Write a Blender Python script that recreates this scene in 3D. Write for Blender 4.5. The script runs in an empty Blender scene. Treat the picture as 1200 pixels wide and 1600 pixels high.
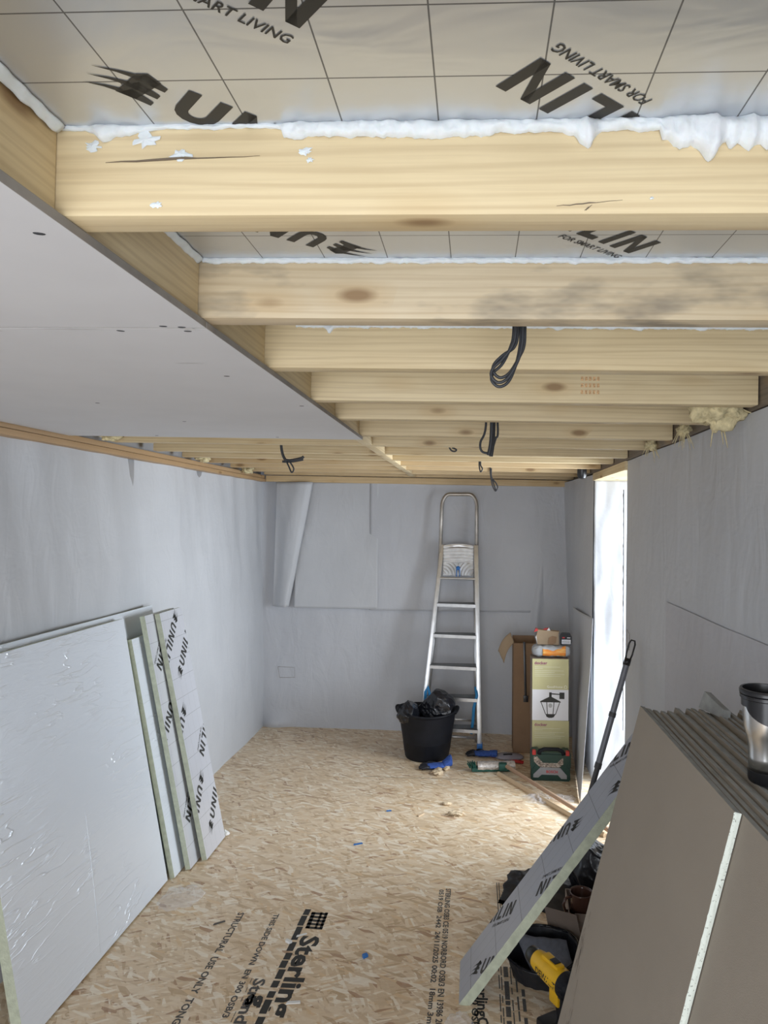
import bpy, bmesh, math, random
from math import sin, cos, pi, radians, atan2, sqrt
from mathutils import Vector, Matrix, noise
random.seed(7)
SC = bpy.context.scene
COL = SC.collection

# ------------------------------------------------------------------ camera
cd = bpy.data.cameras.new('camera'); cam = bpy.data.objects.new('camera', cd); COL.objects.link(cam)
cd.sensor_fit = 'VERTICAL'; cd.sensor_height = 32.0; cd.sensor_width = 24.0
cd.lens = 1080 * 32.0 / 1600; cd.shift_x = -80 / 1600; cd.clip_start = 0.02
cam.matrix_world = (Matrix.Translation((0, 0, 1.7)) @ Matrix.Rotation(radians(3.3), 4, 'Z')
                    @ Matrix.Rotation(radians(90.62), 4, 'X') @ Matrix.Rotation(radians(0.4), 4, 'Z'))
SC.camera = cam

# ------------------------------------------------------------------ world, daylight, exposure
W = bpy.data.worlds.new('world'); SC.world = W; W.use_nodes = True
bg = W.node_tree.nodes['Background']; bg.inputs[0].default_value = (0.80, 0.88, 1.0, 1); bg.inputs[1].default_value = 1.2

def area(name, loc, direction, sx, sy, power, color=(0.93, 0.96, 1.0), spread=180):
    l = bpy.data.lights.new(name, 'AREA'); l.shape = 'RECTANGLE'; l.size = sx; l.size_y = sy
    l.energy = power; l.color = color; l.spread = radians(spread)
    o = bpy.data.objects.new(name, l); COL.objects.link(o); o.location = loc
    o.rotation_euler = Vector(direction).to_track_quat('-Z', 'Z').to_euler()
    return o
area('daylight_through_front_opening', (-0.30, -1.30, 1.12), (0, 1, 0), 1.9, 1.75, 52)
area('daylight_through_side_window', (2.10, 4.00, 1.12), (-1, 0, -0.06), 1.0, 1.9, 84, (0.86, 0.93, 1.0), 130)

SC.view_settings.view_transform = 'Standard'; SC.view_settings.look = 'None'
SC.view_settings.gamma = 1; SC.view_settings.use_curve_mapping = False
SC.view_settings.exposure = 0.0

# ------------------------------------------------------------------ node helpers
class NT:
    def __init__(s, name):
        s.m = bpy.data.materials.new(name); s.m.use_nodes = True
        s.t = s.m.node_tree; s.n = s.t.nodes; s.l = s.t.links
        s.b = s.n['Principled BSDF']
    def new(s, typ, **kw):
        n = s.n.new(typ)
        for k, v in kw.items(): setattr(n, k, v)
        return n
    def put(s, sock, v):
        if hasattr(v, 'is_output'): s.l.new(v, sock)
        else: sock.default_value = v
    def coord(s, kind='Object', scale=(1, 1, 1), rot=(0, 0, 0), rand=False, loc=(0, 0, 0)):
        tc = s.new('ShaderNodeTexCoord'); out = tc.outputs[kind]
        if rand:
            oi = s.new('ShaderNodeObjectInfo')
            mu = s.new('ShaderNodeVectorMath', operation='MULTIPLY_ADD')
            s.l.new(oi.outputs['Random'], mu.inputs[0]); mu.inputs[1].default_value = (37, 11, 5); s.l.new(out, mu.inputs[2])
            out = mu.outputs[0]
        mp = s.new('ShaderNodeMapping'); s.l.new(out, mp.inputs[0])
        mp.inputs['Scale'].default_value = scale; mp.inputs['Rotation'].default_value = rot; mp.inputs['Location'].default_value = loc
        return mp.outputs[0]
    def noise(s, vec, scale, detail=3, rough=0.5, dist=0.0, out='Fac'):
        n = s.new('ShaderNodeTexNoise'); s.l.new(vec, n.inputs['Vector'])
        n.inputs['Scale'].default_value = scale; n.inputs['Detail'].default_value = detail
        n.inputs['Roughness'].default_value = rough; n.inputs['Distortion'].default_value = dist
        return n.outputs[0 if out == 'Fac' else 1]
    def ramp(s, fac, stops, interp='LINEAR'):
        r = s.new('ShaderNodeValToRGB'); r.color_ramp.interpolation = interp
        e = r.color_ramp.elements
        while len(e) < len(stops): e.new(0.5)
        for k, (p, c) in enumerate(stops):
            e[k].position = p; e[k].color = (c[0], c[1], c[2], 1) if hasattr(c, '__len__') else (c, c, c, 1)
        s.l.new(fac, r.inputs[0]); return r.outputs[0]
    def mix(s, fac, a, b, blend='MIX'):
        x = s.new('ShaderNodeMix', data_type='RGBA', blend_type=blend)
        s.put(x.inputs[0], fac)
        for sock, v in ((x.inputs[6], a), (x.inputs[7], b)):
            s.put(sock, v if hasattr(v, 'is_output') else (v[0], v[1], v[2], 1))
        return x.outputs[2]
    def math(s, op, a, b=0.0, c=None):
        x = s.new('ShaderNodeMath', operation=op); s.put(x.inputs[0], a); s.put(x.inputs[1], b)
        if c is not None: s.put(x.inputs[2], c)
        return x.outputs[0]
    def bump(s, h, strength=0.3, dist=0.01, prev=None):
        x = s.new('ShaderNodeBump'); x.inputs['Strength'].default_value = strength; x.inputs['Distance'].default_value = dist
        s.l.new(h, x.inputs['Height'])
        if prev is not None: s.l.new(prev, x.inputs['Normal'])
        return x.outputs[0]
    def fin(s, color=None, rough=0.6, metal=0.0, normal=None, **kw):
        if color is not None: s.put(s.b.inputs['Base Color'], color if hasattr(color, 'is_output') else (*color, 1))
        s.put(s.b.inputs['Roughness'], rough); s.put(s.b.inputs['Metallic'], metal)
        if normal is not None: s.l.new(normal, s.b.inputs['Normal'])
        for k, v in kw.items(): s.put(s.b.inputs[k], v)
        return s.m

def simple(name, color, rough=0.6, metal=0.0, var=0.06, nscale=25, bump=0.0, bscale=120, **kw):
    n = NT(name); v = n.coord(rand=True)
    f = n.noise(v, nscale, 3)
    c = n.mix(n.ramp(f, [(0.3, 0.0), (0.7, 1.0)]), [max(0, x * (1 - var)) for x in color], [min(1, x * (1 + var)) for x in color])
    nm = n.bump(n.noise(v, bscale, 3), bump, 0.004) if bump else None
    return n.fin(c, rough, metal, nm, **kw)

def m_membrane(name, base=(0.545, 0.565, 0.60), bump=1.0):
    n = NT(name); v = n.coord()
    f = n.noise(v, 1.6, 4)
    c = n.mix(n.ramp(f, [(0.35, 0), (0.65, 1)]), [x * 0.95 for x in base], [min(1, x * 1.04) for x in base])
    w1 = n.noise(n.coord(scale=(2.5, 2.5, 1.2)), 3.0, 3, 0.5, 0.8)
    w2 = n.noise(v, 420, 1)
    wr = n.noise(n.coord(scale=(1, 1, 2.4)), 9.0, 2, 0.5, 1.5)
    b = n.bump(w1, 0.16 * bump, 0.05); b = n.bump(wr, 0.07 * bump, 0.012, b); b = n.bump(w2, 0.10, 0.001, b)
    return n.fin(c, 0.5, 0.0, b)

def m_wood(name, light=(0.80, 0.67, 0.43), mid=(0.69, 0.555, 0.33), dark=(0.38, 0.25, 0.12), knots=1.0, stain=0.0, stamp=False):
    n = NT(name)
    v = n.coord(scale=(1.0, 13, 13), rand=True)
    big = n.noise(n.coord(scale=(1.3, 4, 4), rand=True), 1.6, 3, 0.55, 0.6)
    rings = n.new('ShaderNodeTexWave', wave_type='BANDS', bands_direction='Z', wave_profile='SIN')
    n.l.new(v, rings.inputs[0]); rings.inputs['Scale'].default_value = 1.5; rings.inputs['Distortion'].default_value = 9
    rings.inputs['Detail'].default_value = 2; rings.inputs['Detail Scale'].default_value = 0.7
    fine = n.noise(n.coord(scale=(2.0, 90, 90), rand=True), 2.0, 3)
    c = n.mix(n.ramp(big, [(0.3, 0), (0.7, 1)]), light, mid)
    c = n.mix(n.math('MULTIPLY', n.ramp(rings.outputs[0], [(0.55, 0), (1.0, 1)]), 0.22), c, dark)
    c = n.mix(n.math('MULTIPLY', n.ramp(fine, [(0.45, 0), (0.8, 1)]), 0.28), c, dark)
    # knots: sparse elliptical cells
    vo = n.new('ShaderNodeTexVoronoi'); n.l.new(n.coord(scale=(5.0, 13, 13), rand=True), vo.inputs['Vector']); vo.inputs['Scale'].default_value = 1.0
    sp = n.new('ShaderNodeSeparateColor'); n.l.new(vo.outputs['Color'], sp.inputs[0])
    sel = n.math('GREATER_THAN', sp.outputs[0], 0.5)
    halo = n.math('MULTIPLY', n.ramp(vo.outputs['Distance'], [(0.0, 1), (0.42, 0)]), sel)
    core = n.math('MULTIPLY', n.ramp(vo.outputs['Distance'], [(0.09, 1), (0.20, 0)]), sel)
    c = n.mix(n.math('MULTIPLY', halo, 0.55 * knots), c, (0.55, 0.36, 0.15))
    c = n.mix(n.math('MULTIPLY', core, 0.75 * knots), c, (0.22, 0.12, 0.05))
    if stain:
        st = n.ramp(n.noise(n.coord(scale=(2.2, 6, 6)), 2.2, 4, 0.6), [(0.52, 0), (0.7, 1)])
        c = n.mix(n.math('MULTIPLY', st, stain), c, (0.22, 0.19, 0.15))
    b = n.bump(fine, 0.12, 0.002)
    return n.fin(c, 0.55, 0, b)

def m_osb(name):
    n = NT(name)
    base = n.noise(n.coord(), 2.0, 3)
    col = n.mix(n.ramp(base, [(0.3, 0), (0.7, 1)]), (0.64, 0.49, 0.32), (0.73, 0.58, 0.40))
    hgt = None
    shades = [(0.0, (0.55, 0.39, 0.23)), (0.10, (0.68, 0.52, 0.34)), (0.30, (0.77, 0.61, 0.42)), (0.52, (0.82, 0.68, 0.50)), (0.74, (0.93, 0.84, 0.69)), (0.90, (0.74, 0.54, 0.32)), (0.965, (0.40, 0.23, 0.13))]
    k = 0
    for ang, sx, sy, thr in ((12, 13, 64, .35), (-38, 15, 78, .5), (46, 14, 70, .55), (-8, 11, 58, .55), (66, 16, 84, .7), (-22, 13, 90, .6), (24, 17, 62, .6)):
        wob = n.noise(n.coord(), 5.0, 2, out='Color')
        ad = n.new('ShaderNodeVectorMath', operation='MULTIPLY_ADD')
        n.l.new(wob, ad.inputs[0]); ad.inputs[1].default_value = (0.05, 0.05, 0)
        tc = n.new('ShaderNodeTexCoord'); n.l.new(tc.outputs['Object'], ad.inputs[2])
        rt = n.new('ShaderNodeMapping'); n.l.new(ad.outputs[0], rt.inputs[0]); rt.inputs['Rotation'].default_value = (0, 0, radians(ang)); rt.inputs['Location'].default_value = (k * 3.1, k * 1.7, 0)
        scn = n.new('ShaderNodeMapping'); n.l.new(rt.outputs[0], scn.inputs[0]); scn.inputs['Scale'].default_value = (sx, sy, 1)
        vo = n.new('ShaderNodeTexVoronoi', voronoi_dimensions='2D'); n.l.new(scn.outputs[0], vo.inputs['Vector']); vo.inputs['Scale'].default_value = 1.0; vo.inputs['Randomness'].default_value = 1.0
        sp = n.new('ShaderNodeSeparateColor'); n.l.new(vo.outputs['Color'], sp.inputs[0])
        mask = n.math('GREATER_THAN', sp.outputs[1], thr)
        if k % 2: mask = n.math('MULTIPLY', mask, n.ramp(vo.outputs['Distance'], [(0.50, 1), (0.62, 0)]))
        shade = n.ramp(sp.outputs[0], shades, 'CONSTANT')
        col = n.mix(n.math('MULTIPLY', mask, 0.8), col, shade)
        h = n.math('MULTIPLY', sp.outputs[2], mask)
        hgt = h if hgt is None else n.math('MAXIMUM', hgt, h)
        k += 1
    fine = n.noise(n.coord(scale=(8, 60, 1), rot=(0, 0, 0.3)), 3.0, 3)
    col = n.mix(n.math('MULTIPLY', n.ramp(fine, [(0.4, 0), (0.75, 1)]), 0.22), col, (0.46, 0.34, 0.22))
    b = n.bump(hgt, 0.25, 0.002)
    return n.fin(col, 0.40, 0, b)

def grid_lines(n, pitch_x=0.105, pitch_y=0.095, ox=0.0, oy=0.0, wx=0.0016, wy=0.0016):
    tc = n.new('ShaderNodeTexCoord'); sp = n.new('ShaderNodeSeparateXYZ'); n.l.new(tc.outputs['Object'], sp.inputs[0])
    outs = []
    for k, (p, o, w) in enumerate(((pitch_x, ox, wx), (pitch_y, oy, wy))):
        a = n.math('WRAP', n.math('ADD', sp.outputs[k], -o), p / 2, -p / 2)
        outs.append(n.math('LESS_THAN', n.math('ABSOLUTE', a), w / 2))
    return n.math('MAXIMUM', outs[0], outs[1])

def m_foil(name, base, rough=0.35, metal=0.85, line=(0.06, 0.06, 0.06), line_a=0.9, lines=True, wr=0.3, **g):
    n = NT(name)
    f = n.noise(n.coord(), 3, 3)
    c = n.mix(f, [x * 0.95 for x in base], [min(1, x * 1.05) for x in base])
    met = metal
    if lines:
        gl = n.math('MULTIPLY', grid_lines(n, **g), line_a)
        c = n.mix(gl, c, line)
        met = n.math('MULTIPLY', n.math('SUBTRACT', 1.0, gl), metal)
    b = n.bump(n.noise(n.coord(scale=(1, 2.2, 1)), 5, 3, 0.5, 0.7), wr, 0.012)
    b = n.bump(n.noise(n.coord(), 60, 2), wr * 0.15, 0.001, b)
    return n.fin(c, rough, met, b)

M = {}
M['membrane'] = m_membrane('grey_membrane')
M['membrane_wrinkled'] = m_membrane('grey_membrane_creased', (0.535, 0.555, 0.60), 1.5)
M['membrane_lower'] = m_membrane('lower_grey_membrane', (0.51, 0.515, 0.55))
M['reveal'] = m_membrane('pale_membrane', (0.545, 0.565, 0.60), 0.8)
M['wood'] = m_wood('joist_wood')
M['wood_stained'] = m_wood('weathered_joist_wood', (0.72, 0.61, 0.43), (0.61, 0.50, 0.33), stain=0.75)
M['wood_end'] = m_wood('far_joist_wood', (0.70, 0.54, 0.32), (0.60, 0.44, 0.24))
M['wood_plate'] = m_wood('wall_plate_wood', (0.50, 0.33, 0.18), (0.42, 0.27, 0.14))
M['wood_dark'] = m_wood('old_grey_wood', (0.22, 0.18, 0.14), (0.15, 0.12, 0.09), (0.06, 0.05, 0.04))
M['osb'] = m_osb('strand_board')
M['deck'] = simple('roof_deck_wood', (0.45, 0.33, 0.19), 0.7)
M['foil_ceiling'] = m_foil('ceiling_foil', (0.62, 0.65, 0.68), 0.34, 0.60, ox=-0.042, oy=-0.086, pitch_x=0.105, pitch_y=0.094)
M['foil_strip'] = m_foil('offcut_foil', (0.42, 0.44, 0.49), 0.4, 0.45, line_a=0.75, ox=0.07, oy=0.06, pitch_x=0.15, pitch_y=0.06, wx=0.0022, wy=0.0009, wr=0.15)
M['foil_left'] = m_foil('leaning_board_foil', (0.70, 0.72, 0.78), 0.35, 0.35, line_a=0.55, ox=0.02, oy=0.0, pitch_x=0.06, pitch_y=0.1, wx=0.0006, wy=0.0016, wr=0.3)
n = NT('creased_white_foil')
ridge = n.new('ShaderNodeTexNoise'); n.l.new(n.coord(scale=(1.6, 9.0, 1), rot=(0, 0, -0.32)), ridge.inputs['Vector']); ridge.inputs['Scale'].default_value = 2.2
ridge.inputs['Detail'].default_value = 3; ridge.inputs['Distortion'].default_value = 0.6
rg = n.ramp(ridge.outputs[0], [(0.47, 0), (0.5, 1), (0.53, 0)])
msk = n.ramp(n.noise(n.coord(), 2.3, 2), [(0.42, 0), (0.6, 1)])
h = n.math('MULTIPLY', rg, msk)
b = n.bump(h, 0.38, 0.006); b = n.bump(n.noise(n.coord(scale=(1, 5, 1), rot=(0, 0, -0.35)), 7, 4, 0.55, 1.0), 0.22, 0.008, b)
M['foil_white'] = n.fin((0.80, 0.86, 0.94), 0.30, 0.16, b)
M['pir'] = simple('pale_green_foam', (0.52, 0.56, 0.44), 0.9, 0, 0.12, 40, 0.5, 160)
M['ink'] = simple('black_ink', (0.028, 0.028, 0.026), 0.55)
M['ink_faded'] = simple('faded_black_ink', (0.10, 0.095, 0.09), 0.8, 0, 0.4, 300)
M['ink_grey'] = simple('grey_ink', (0.24, 0.20, 0.16), 0.8, 0, 0.5, 200)
M['red_ink'] = simple('red_stamp_ink', (0.66, 0.42, 0.22), 0.8, 0, 0.4, 300)
M['foam'] = simple('white_expanding_foam', (0.80, 0.84, 0.88), 0.55, 0, 0.05, 60, 0.6, 45, **{'Subsurface Weight': 0.1})
M['plaster_face'] = simple('ivory_board_paper', (0.66, 0.665, 0.69), 0.8, 0, 0.02, 6)
M['plaster_edge'] = simple('grey_board_edge', (0.34, 0.32, 0.30), 0.85, 0, 0.1, 30)
M['stack_face'] = simple('brown_board_paper', (0.31, 0.272, 0.225), 0.85, 0, 0.03, 5, 0.1, 500)
M['stack_edge'] = simple('grey_green_board_edge', (0.35, 0.36, 0.35), 0.85, 0, 0.16, 30, 0.3, 90)
n = NT('cut_gypsum'); v = n.coord()
c = n.mix(n.ramp(n.noise(v, 260, 2), [(0.62, 0), (0.68, 1)]), (0.74, 0.80, 0.74), (0.30, 0.32, 0.29))
M['gypsum'] = n.fin(c, 0.9, 0, n.bump(n.noise(v, 90, 3), 0.6, 0.004))
M['alu'] = simple('aluminium', (0.66, 0.67, 0.68), 0.33, 0.85, 0.1, 20)
M['alu_worn'] = simple('worn_aluminium', (0.50, 0.47, 0.43), 0.4, 0.8, 0.2, 12)
M['alu_dark'] = simple('dark_tread_aluminium', (0.20, 0.21, 0.22), 0.5, 0.7, 0.1, 20)  # darker aluminium for the tread tops and their ribs
M['steel'] = simple('brushed_steel', (0.62, 0.61, 0.59), 0.26, 1.0, 0.05, 30)
M['blue_plastic'] = simple('blue_plastic', (0.03, 0.17, 0.50), 0.4)
M['blue_strap'] = simple('blue_webbing', (0.03, 0.25, 0.55), 0.7)
M['black_rubber'] = simple('black_rubber', (0.008, 0.009, 0.013), 0.55, 0, 0.2, 20, 0.1, 120, **{'Specular IOR Level': 0.25})
M['black_plastic'] = simple('black_plastic', (0.012, 0.012, 0.014), 0.3)
M['black_film'] = simple('black_polythene', (0.010, 0.011, 0.015), 0.25, 0, 0.2, 20, 0.35, 30)
M['black_cloth'] = simple('black_nylon', (0.013, 0.014, 0.019), 0.5, 0, 0.2, 20, 0.5, 22)
M['grey_cloth'] = simple('grey_felt', (0.15, 0.16, 0.19), 0.85, 0, 0.12, 60, 0.3)
M['cable'] = simple('grey_black_cable', (0.035, 0.038, 0.045), 0.45)
M['cardboard'] = simple('brown_cardboard', (0.27, 0.17, 0.10), 0.85, 0, 0.07, 12)
M['cardboard_light'] = simple('pale_cardboard', (0.36, 0.27, 0.18), 0.85, 0, 0.07, 12)
M['cardboard_grey'] = simple('grey_brown_cardboard', (0.27, 0.215, 0.18), 0.85, 0, 0.07, 12)
M['box_olive'] = simple('olive_print', (0.56, 0.53, 0.29), 0.4, 0, 0.04, 8)
M['box_white'] = simple('white_print', (0.78, 0.79, 0.84), 0.4, 0, 0.02, 8)
M['white_ink'] = simple('white_ink', (0.85, 0.84, 0.74), 0.5)
M['pale_ink'] = simple('pale_ink', (0.68, 0.66, 0.48), 0.5)
M['purple_ink'] = simple('purple_ink', (0.28, 0.05, 0.15), 0.5)
M['bulb_grey'] = simple('bulb_grey_print', (0.45, 0.45, 0.46), 0.5)
M['green_plastic'] = simple('dark_green_plastic', (0.012, 0.055, 0.045), 0.4, 0, 0.1, 20)
M['broom_green'] = simple('broom_green_plastic', (0.015, 0.085, 0.065), 0.5)
M['red_plastic'] = simple('red_plastic', (0.55, 0.03, 0.03), 0.35)
M['orange_plastic'] = simple('orange_plastic', (0.75, 0.17, 0.03), 0.45)
M['case_grey'] = simple('silver_grey_label', (0.36, 0.37, 0.40), 0.5)
n = NT('window_of_bits'); v = n.coord()
M['case_bits'] = n.fin(n.ramp(n.noise(n.coord(scale=(1, 1, 3)), 70, 2), [(0.35, (0.10, 0.09, 0.09)), (0.5, (0.35, 0.28, 0.23)), (0.66, (0.62, 0.58, 0.52))]), 0.25)
n = NT('orange_packet_print')
M['orange_print'] = n.fin(n.ramp(n.noise(n.coord(scale=(3, 3, 14)), 4, 2), [(0.4, (0.85, 0.28, 0.05)), (0.55, (0.88, 0.42, 0.10)), (0.66, (0.9, 0.62, 0.22))]), 0.3)
def film(name, col, alpha, rough=0.12, bump=0.6):
    n = NT(name); v = n.coord()
    return n.fin(col, rough, 0, n.bump(n.noise(v, 45, 3, 0.5, 1.2), bump, 0.006), Alpha=alpha)
M['clear_film'] = film('clear_crumpled_film', (0.85, 0.87, 0.92), 0.24, 0.08, 1.0)
M['grey_film'] = film('smoky_plastic_film', (0.55, 0.58, 0.62), 0.75)
M['lilac_film'] = film('lilac_plastic_film', (0.42, 0.41, 0.50), 0.9)
M['foil_wrap'] = simple('crumpled_silver_wrap', (0.62, 0.58, 0.55), 0.35, 0.45, 0.25, 60, 0.9, 90)
M['handle_wood'] = m_wood('broom_handle_wood', (0.46, 0.31, 0.22), (0.40, 0.26, 0.18), knots=0)
M['pale_wood'] = m_wood('pale_pole_wood', (0.72, 0.56, 0.38), (0.66, 0.50, 0.33), knots=0)
M['pole_grey'] = simple('grey_painted_pole', (0.20, 0.21, 0.235), 0.4, 0.3)
M['pole_dark'] = simple('dark_grey_pole', (0.06, 0.06, 0.065), 0.45)
M['glove_blue'] = simple('blue_knit', (0.045, 0.11, 0.42), 0.9, 0, 0.2, 80, 0.4, 300)
M['glove_black'] = simple('black_latex', (0.015, 0.017, 0.025), 0.5, 0, 0.2, 60, 0.3)
M['wool'] = simple('yellow_mineral_wool', (0.64, 0.55, 0.33), 1.0, 0, 0.25, 40, 0.9, 120)
M['fluff'] = simple('cream_wool_fluff', (0.72, 0.58, 0.40), 1.0, 0, 0.15, 40, 0.9, 120)
M['yellow'] = simple('yellow_tool_plastic', (0.72, 0.42, 0.01), 0.4, 0, 0.06, 30)
M['ceramic'] = simple('brown_glazed_ceramic', (0.085, 0.04, 0.028), 0.15)
M['screw'] = simple('dark_screw', (0.05, 0.05, 0.055), 0.5, 0.5)
M['white_chip'] = simple('white_crumb', (0.8, 0.8, 0.78), 0.6)
M['filler'] = simple('grey_white_filler', (0.60, 0.60, 0.60), 0.9, 0, 0.1, 60)
M['frame_grey'] = simple('anthracite_frame', (0.05, 0.052, 0.058), 0.4)
M['outside'] = simple('outside_paving', (0.35, 0.35, 0.34), 0.9)

# ------------------------------------------------------------------ mesh helpers
class MB:
    def __init__(s): s.v = []; s.f = []; s.mi = []
    def add(s, vs, fs, mi=0):
        o = len(s.v); s.v += [tuple(x) for x in vs]; s.f += [tuple(o + i for i in f) for f in fs]
        s.mi += [mi] * len(fs) if isinstance(mi, int) else list(mi); return s
    def box(s, a, b, mi=0, T=None):
        (x0, y0, z0), (x1, y1, z1) = a, b
        vs = [Vector(p) for p in ((x0, y0, z0), (x1, y0, z0), (x1, y1, z0), (x0, y1, z0), (x0, y0, z1), (x1, y0, z1), (x1, y1, z1), (x0, y1, z1))]
        if T: vs = [T @ p for p in vs]
        return s.add(vs, [(0, 3, 2, 1), (4, 5, 6, 7), (0, 1, 5, 4), (1, 2, 6, 5), (2, 3, 7, 6), (3, 0, 4, 7)], mi)
    def bevbox(s, a, b, r=0.003, mi=0, T=None):
        bm = bmesh.new(); bmesh.ops.create_cube(bm, size=1)
        c = [(a[i] + b[i]) / 2 for i in range(3)]; d = [b[i] - a[i] for i in range(3)]
        for v in bm.verts: v.co = Vector((c[0] + v.co.x * d[0], c[1] + v.co.y * d[1], c[2] + v.co.z * d[2]))
        bmesh.ops.bevel(bm, geom=bm.edges[:], offset=r, segments=2, affect='EDGES', profile=0.6)
        if T: bm.transform(T)
        bm.verts.index_update(); s.add([v.co for v in bm.verts], [[v.index for v in f.verts] for f in bm.faces], mi); bm.free(); return s
    def tube(s, pts, r, seg=10, mi=0, cap=True, flat=1.0, up=None):
        pts = [Vector(p) for p in pts]; n = len(pts); rs = r if hasattr(r, '__len__') else [r] * n
        ref = Vector(up) if up else None; vs = []; prev = None
        for i, p in enumerate(pts):
            t = (pts[min(i + 1, n - 1)] - pts[max(i - 1, 0)]).normalized()
            if ref is not None: x = t.cross(ref)
            elif prev is None: x = t.cross(Vector((0, 0, 1)) if abs(t.z) < 0.9 else Vector((0, 1, 0)))
            else: x = prev - t * prev.dot(t)
            x.normalize(); prev = x; y = t.cross(x)
            for k in range(seg):
                a = 2 * pi * k / seg
                vs.append(p + x * cos(a) * rs[i] + y * sin(a) * rs[i] * flat)
        fs = [(i * seg + k, i * seg + (k + 1) % seg, (i + 1) * seg + (k + 1) % seg, (i + 1) * seg + k) for i in range(n - 1) for k in range(seg)]
        if cap: fs += [tuple(range(seg))[::-1], tuple((n - 1) * seg + k for k in range(seg))]
        return s.add(vs, fs, mi)
    def bar(s, p0, p1, w, h, up=(0, 0, 1), mi=0):
        p0 = Vector(p0); p1 = Vector(p1); t = (p1 - p0); L = t.length; t.normalize(); u = Vector(up); x = t.cross(u).normalized(); y = x.cross(t)
        T = Matrix((( t.x, x.x, y.x, p0.x), (t.y, x.y, y.y, p0.y), (t.z, x.z, y.z, p0.z), (0, 0, 0, 1)))
        return s.bevbox((0, -w / 2, -h / 2), (L, w / 2, h / 2), min(w, h) * 0.15, mi, T)
    def lathe(s, prof, seg=32, mi=0, T=None, mis=None):
        vs = [Vector((r * cos(2 * pi * k / seg), r * sin(2 * pi * k / seg), z)) for r, z in prof for k in range(seg)]
        if T: vs = [T @ v for v in vs]
        fs = [(i * seg + k, i * seg + (k + 1) % seg, (i + 1) * seg + (k + 1) % seg, (i + 1) * seg + k) for i in range(len(prof) - 1) for k in range(seg)]
        m = mi if mis is None else [mis[i] for i in range(len(prof) - 1) for k in range(seg)]
        return s.add(vs, fs, m)
    def grid(s, fn, nu, nv, mi=0, flip=False):
        vs = [fn(i / nu, j / nv) for j in range(nv + 1) for i in range(nu + 1)]
        fs = []
        for j in range(nv):
            for i in range(nu):
                a = j * (nu + 1) + i; q = (a, a + 1, a + nu + 2, a + nu + 1); fs.append(q[::-1] if flip else q)
        return s.add(vs, fs, mi)
    def prism(s, poly, z0, z1, mi=0, T=None):
        n = len(poly); vs = [Vector((x, y, z0)) for x, y in poly] + [Vector((x, y, z1)) for x, y in poly]
        if T: vs = [T @ v for v in vs]
        fs = [tuple(range(n))[::-1], tuple(range(n, 2 * n))] + [(i, (i + 1) % n, n + (i + 1) % n, n + i) for i in range(n)]
        return s.add(vs, fs, mi)

def obj(name, mb, mats, parent=None, mat4=None, smooth=False, loc=None, **props):
    me = bpy.data.meshes.new(name); me.from_pydata(mb.v, [], mb.f)
    mats = mats if isinstance(mats, (list, tuple)) else [mats]
    for m in mats: me.materials.append(M[m] if isinstance(m, str) else m)
    if any(mb.mi): me.polygons.foreach_set('material_index', mb.mi)
    me.validate(); me.update()
    if smooth:
        me.polygons.foreach_set('use_smooth', [True] * len(me.polygons))
        if smooth != 'all': me.set_sharp_from_angle(angle=radians(38))
    o = bpy.data.objects.new(name, me); COL.objects.link(o)
    if parent: o.parent = parent
    if mat4 is not None: o.matrix_local = mat4
    if loc is not None: o.location = loc
    for k, v in props.items(): o[k] = v
    return o

def solid(o, t, offset=-1):
    m = o.modifiers.new('thickness', 'SOLIDIFY'); m.thickness = t; m.offset = offset; return o
def sub(o, n=1):
    m = o.modifiers.new('smooth', 'SUBSURF'); m.levels = n; m.render_levels = n; return o

def thing(name, label, cat, loc=(0, 0, 0), rotz=0, group=None, mat4=None):
    o = bpy.data.objects.new(name, None); COL.objects.link(o); o.empty_display_size = 0.05
    o.location = loc; o.rotation_euler = (0, 0, rotz)
    if mat4 is not None: o.matrix_local = mat4
    o['label'] = label; o['category'] = cat
    if group: o['group'] = group
    return o
def tag(o, label, cat, group=None):
    o['label'] = label; o['category'] = cat
    if group: o['group'] = group
    return o
def struct(name, mb, mats, **kw):
    o = obj(name, mb, mats, **kw); o['kind'] = 'structure'; return o
def frame(o, ex, ey):
    ex = Vector(ex).normalized(); ey = Vector(ey); ey = (ey - ex * ey.dot(ex)).normalized(); ez = ex.cross(ey)
    return Matrix(((ex.x, ey.x, ez.x, o[0]), (ex.y, ey.y, ez.y, o[1]), (ex.z, ey.z, ez.z, o[2]), (0, 0, 0, 1)))
def nz(x, y=0.0, z=0.0): return noise.noise(Vector((x, y, z)))

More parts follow.
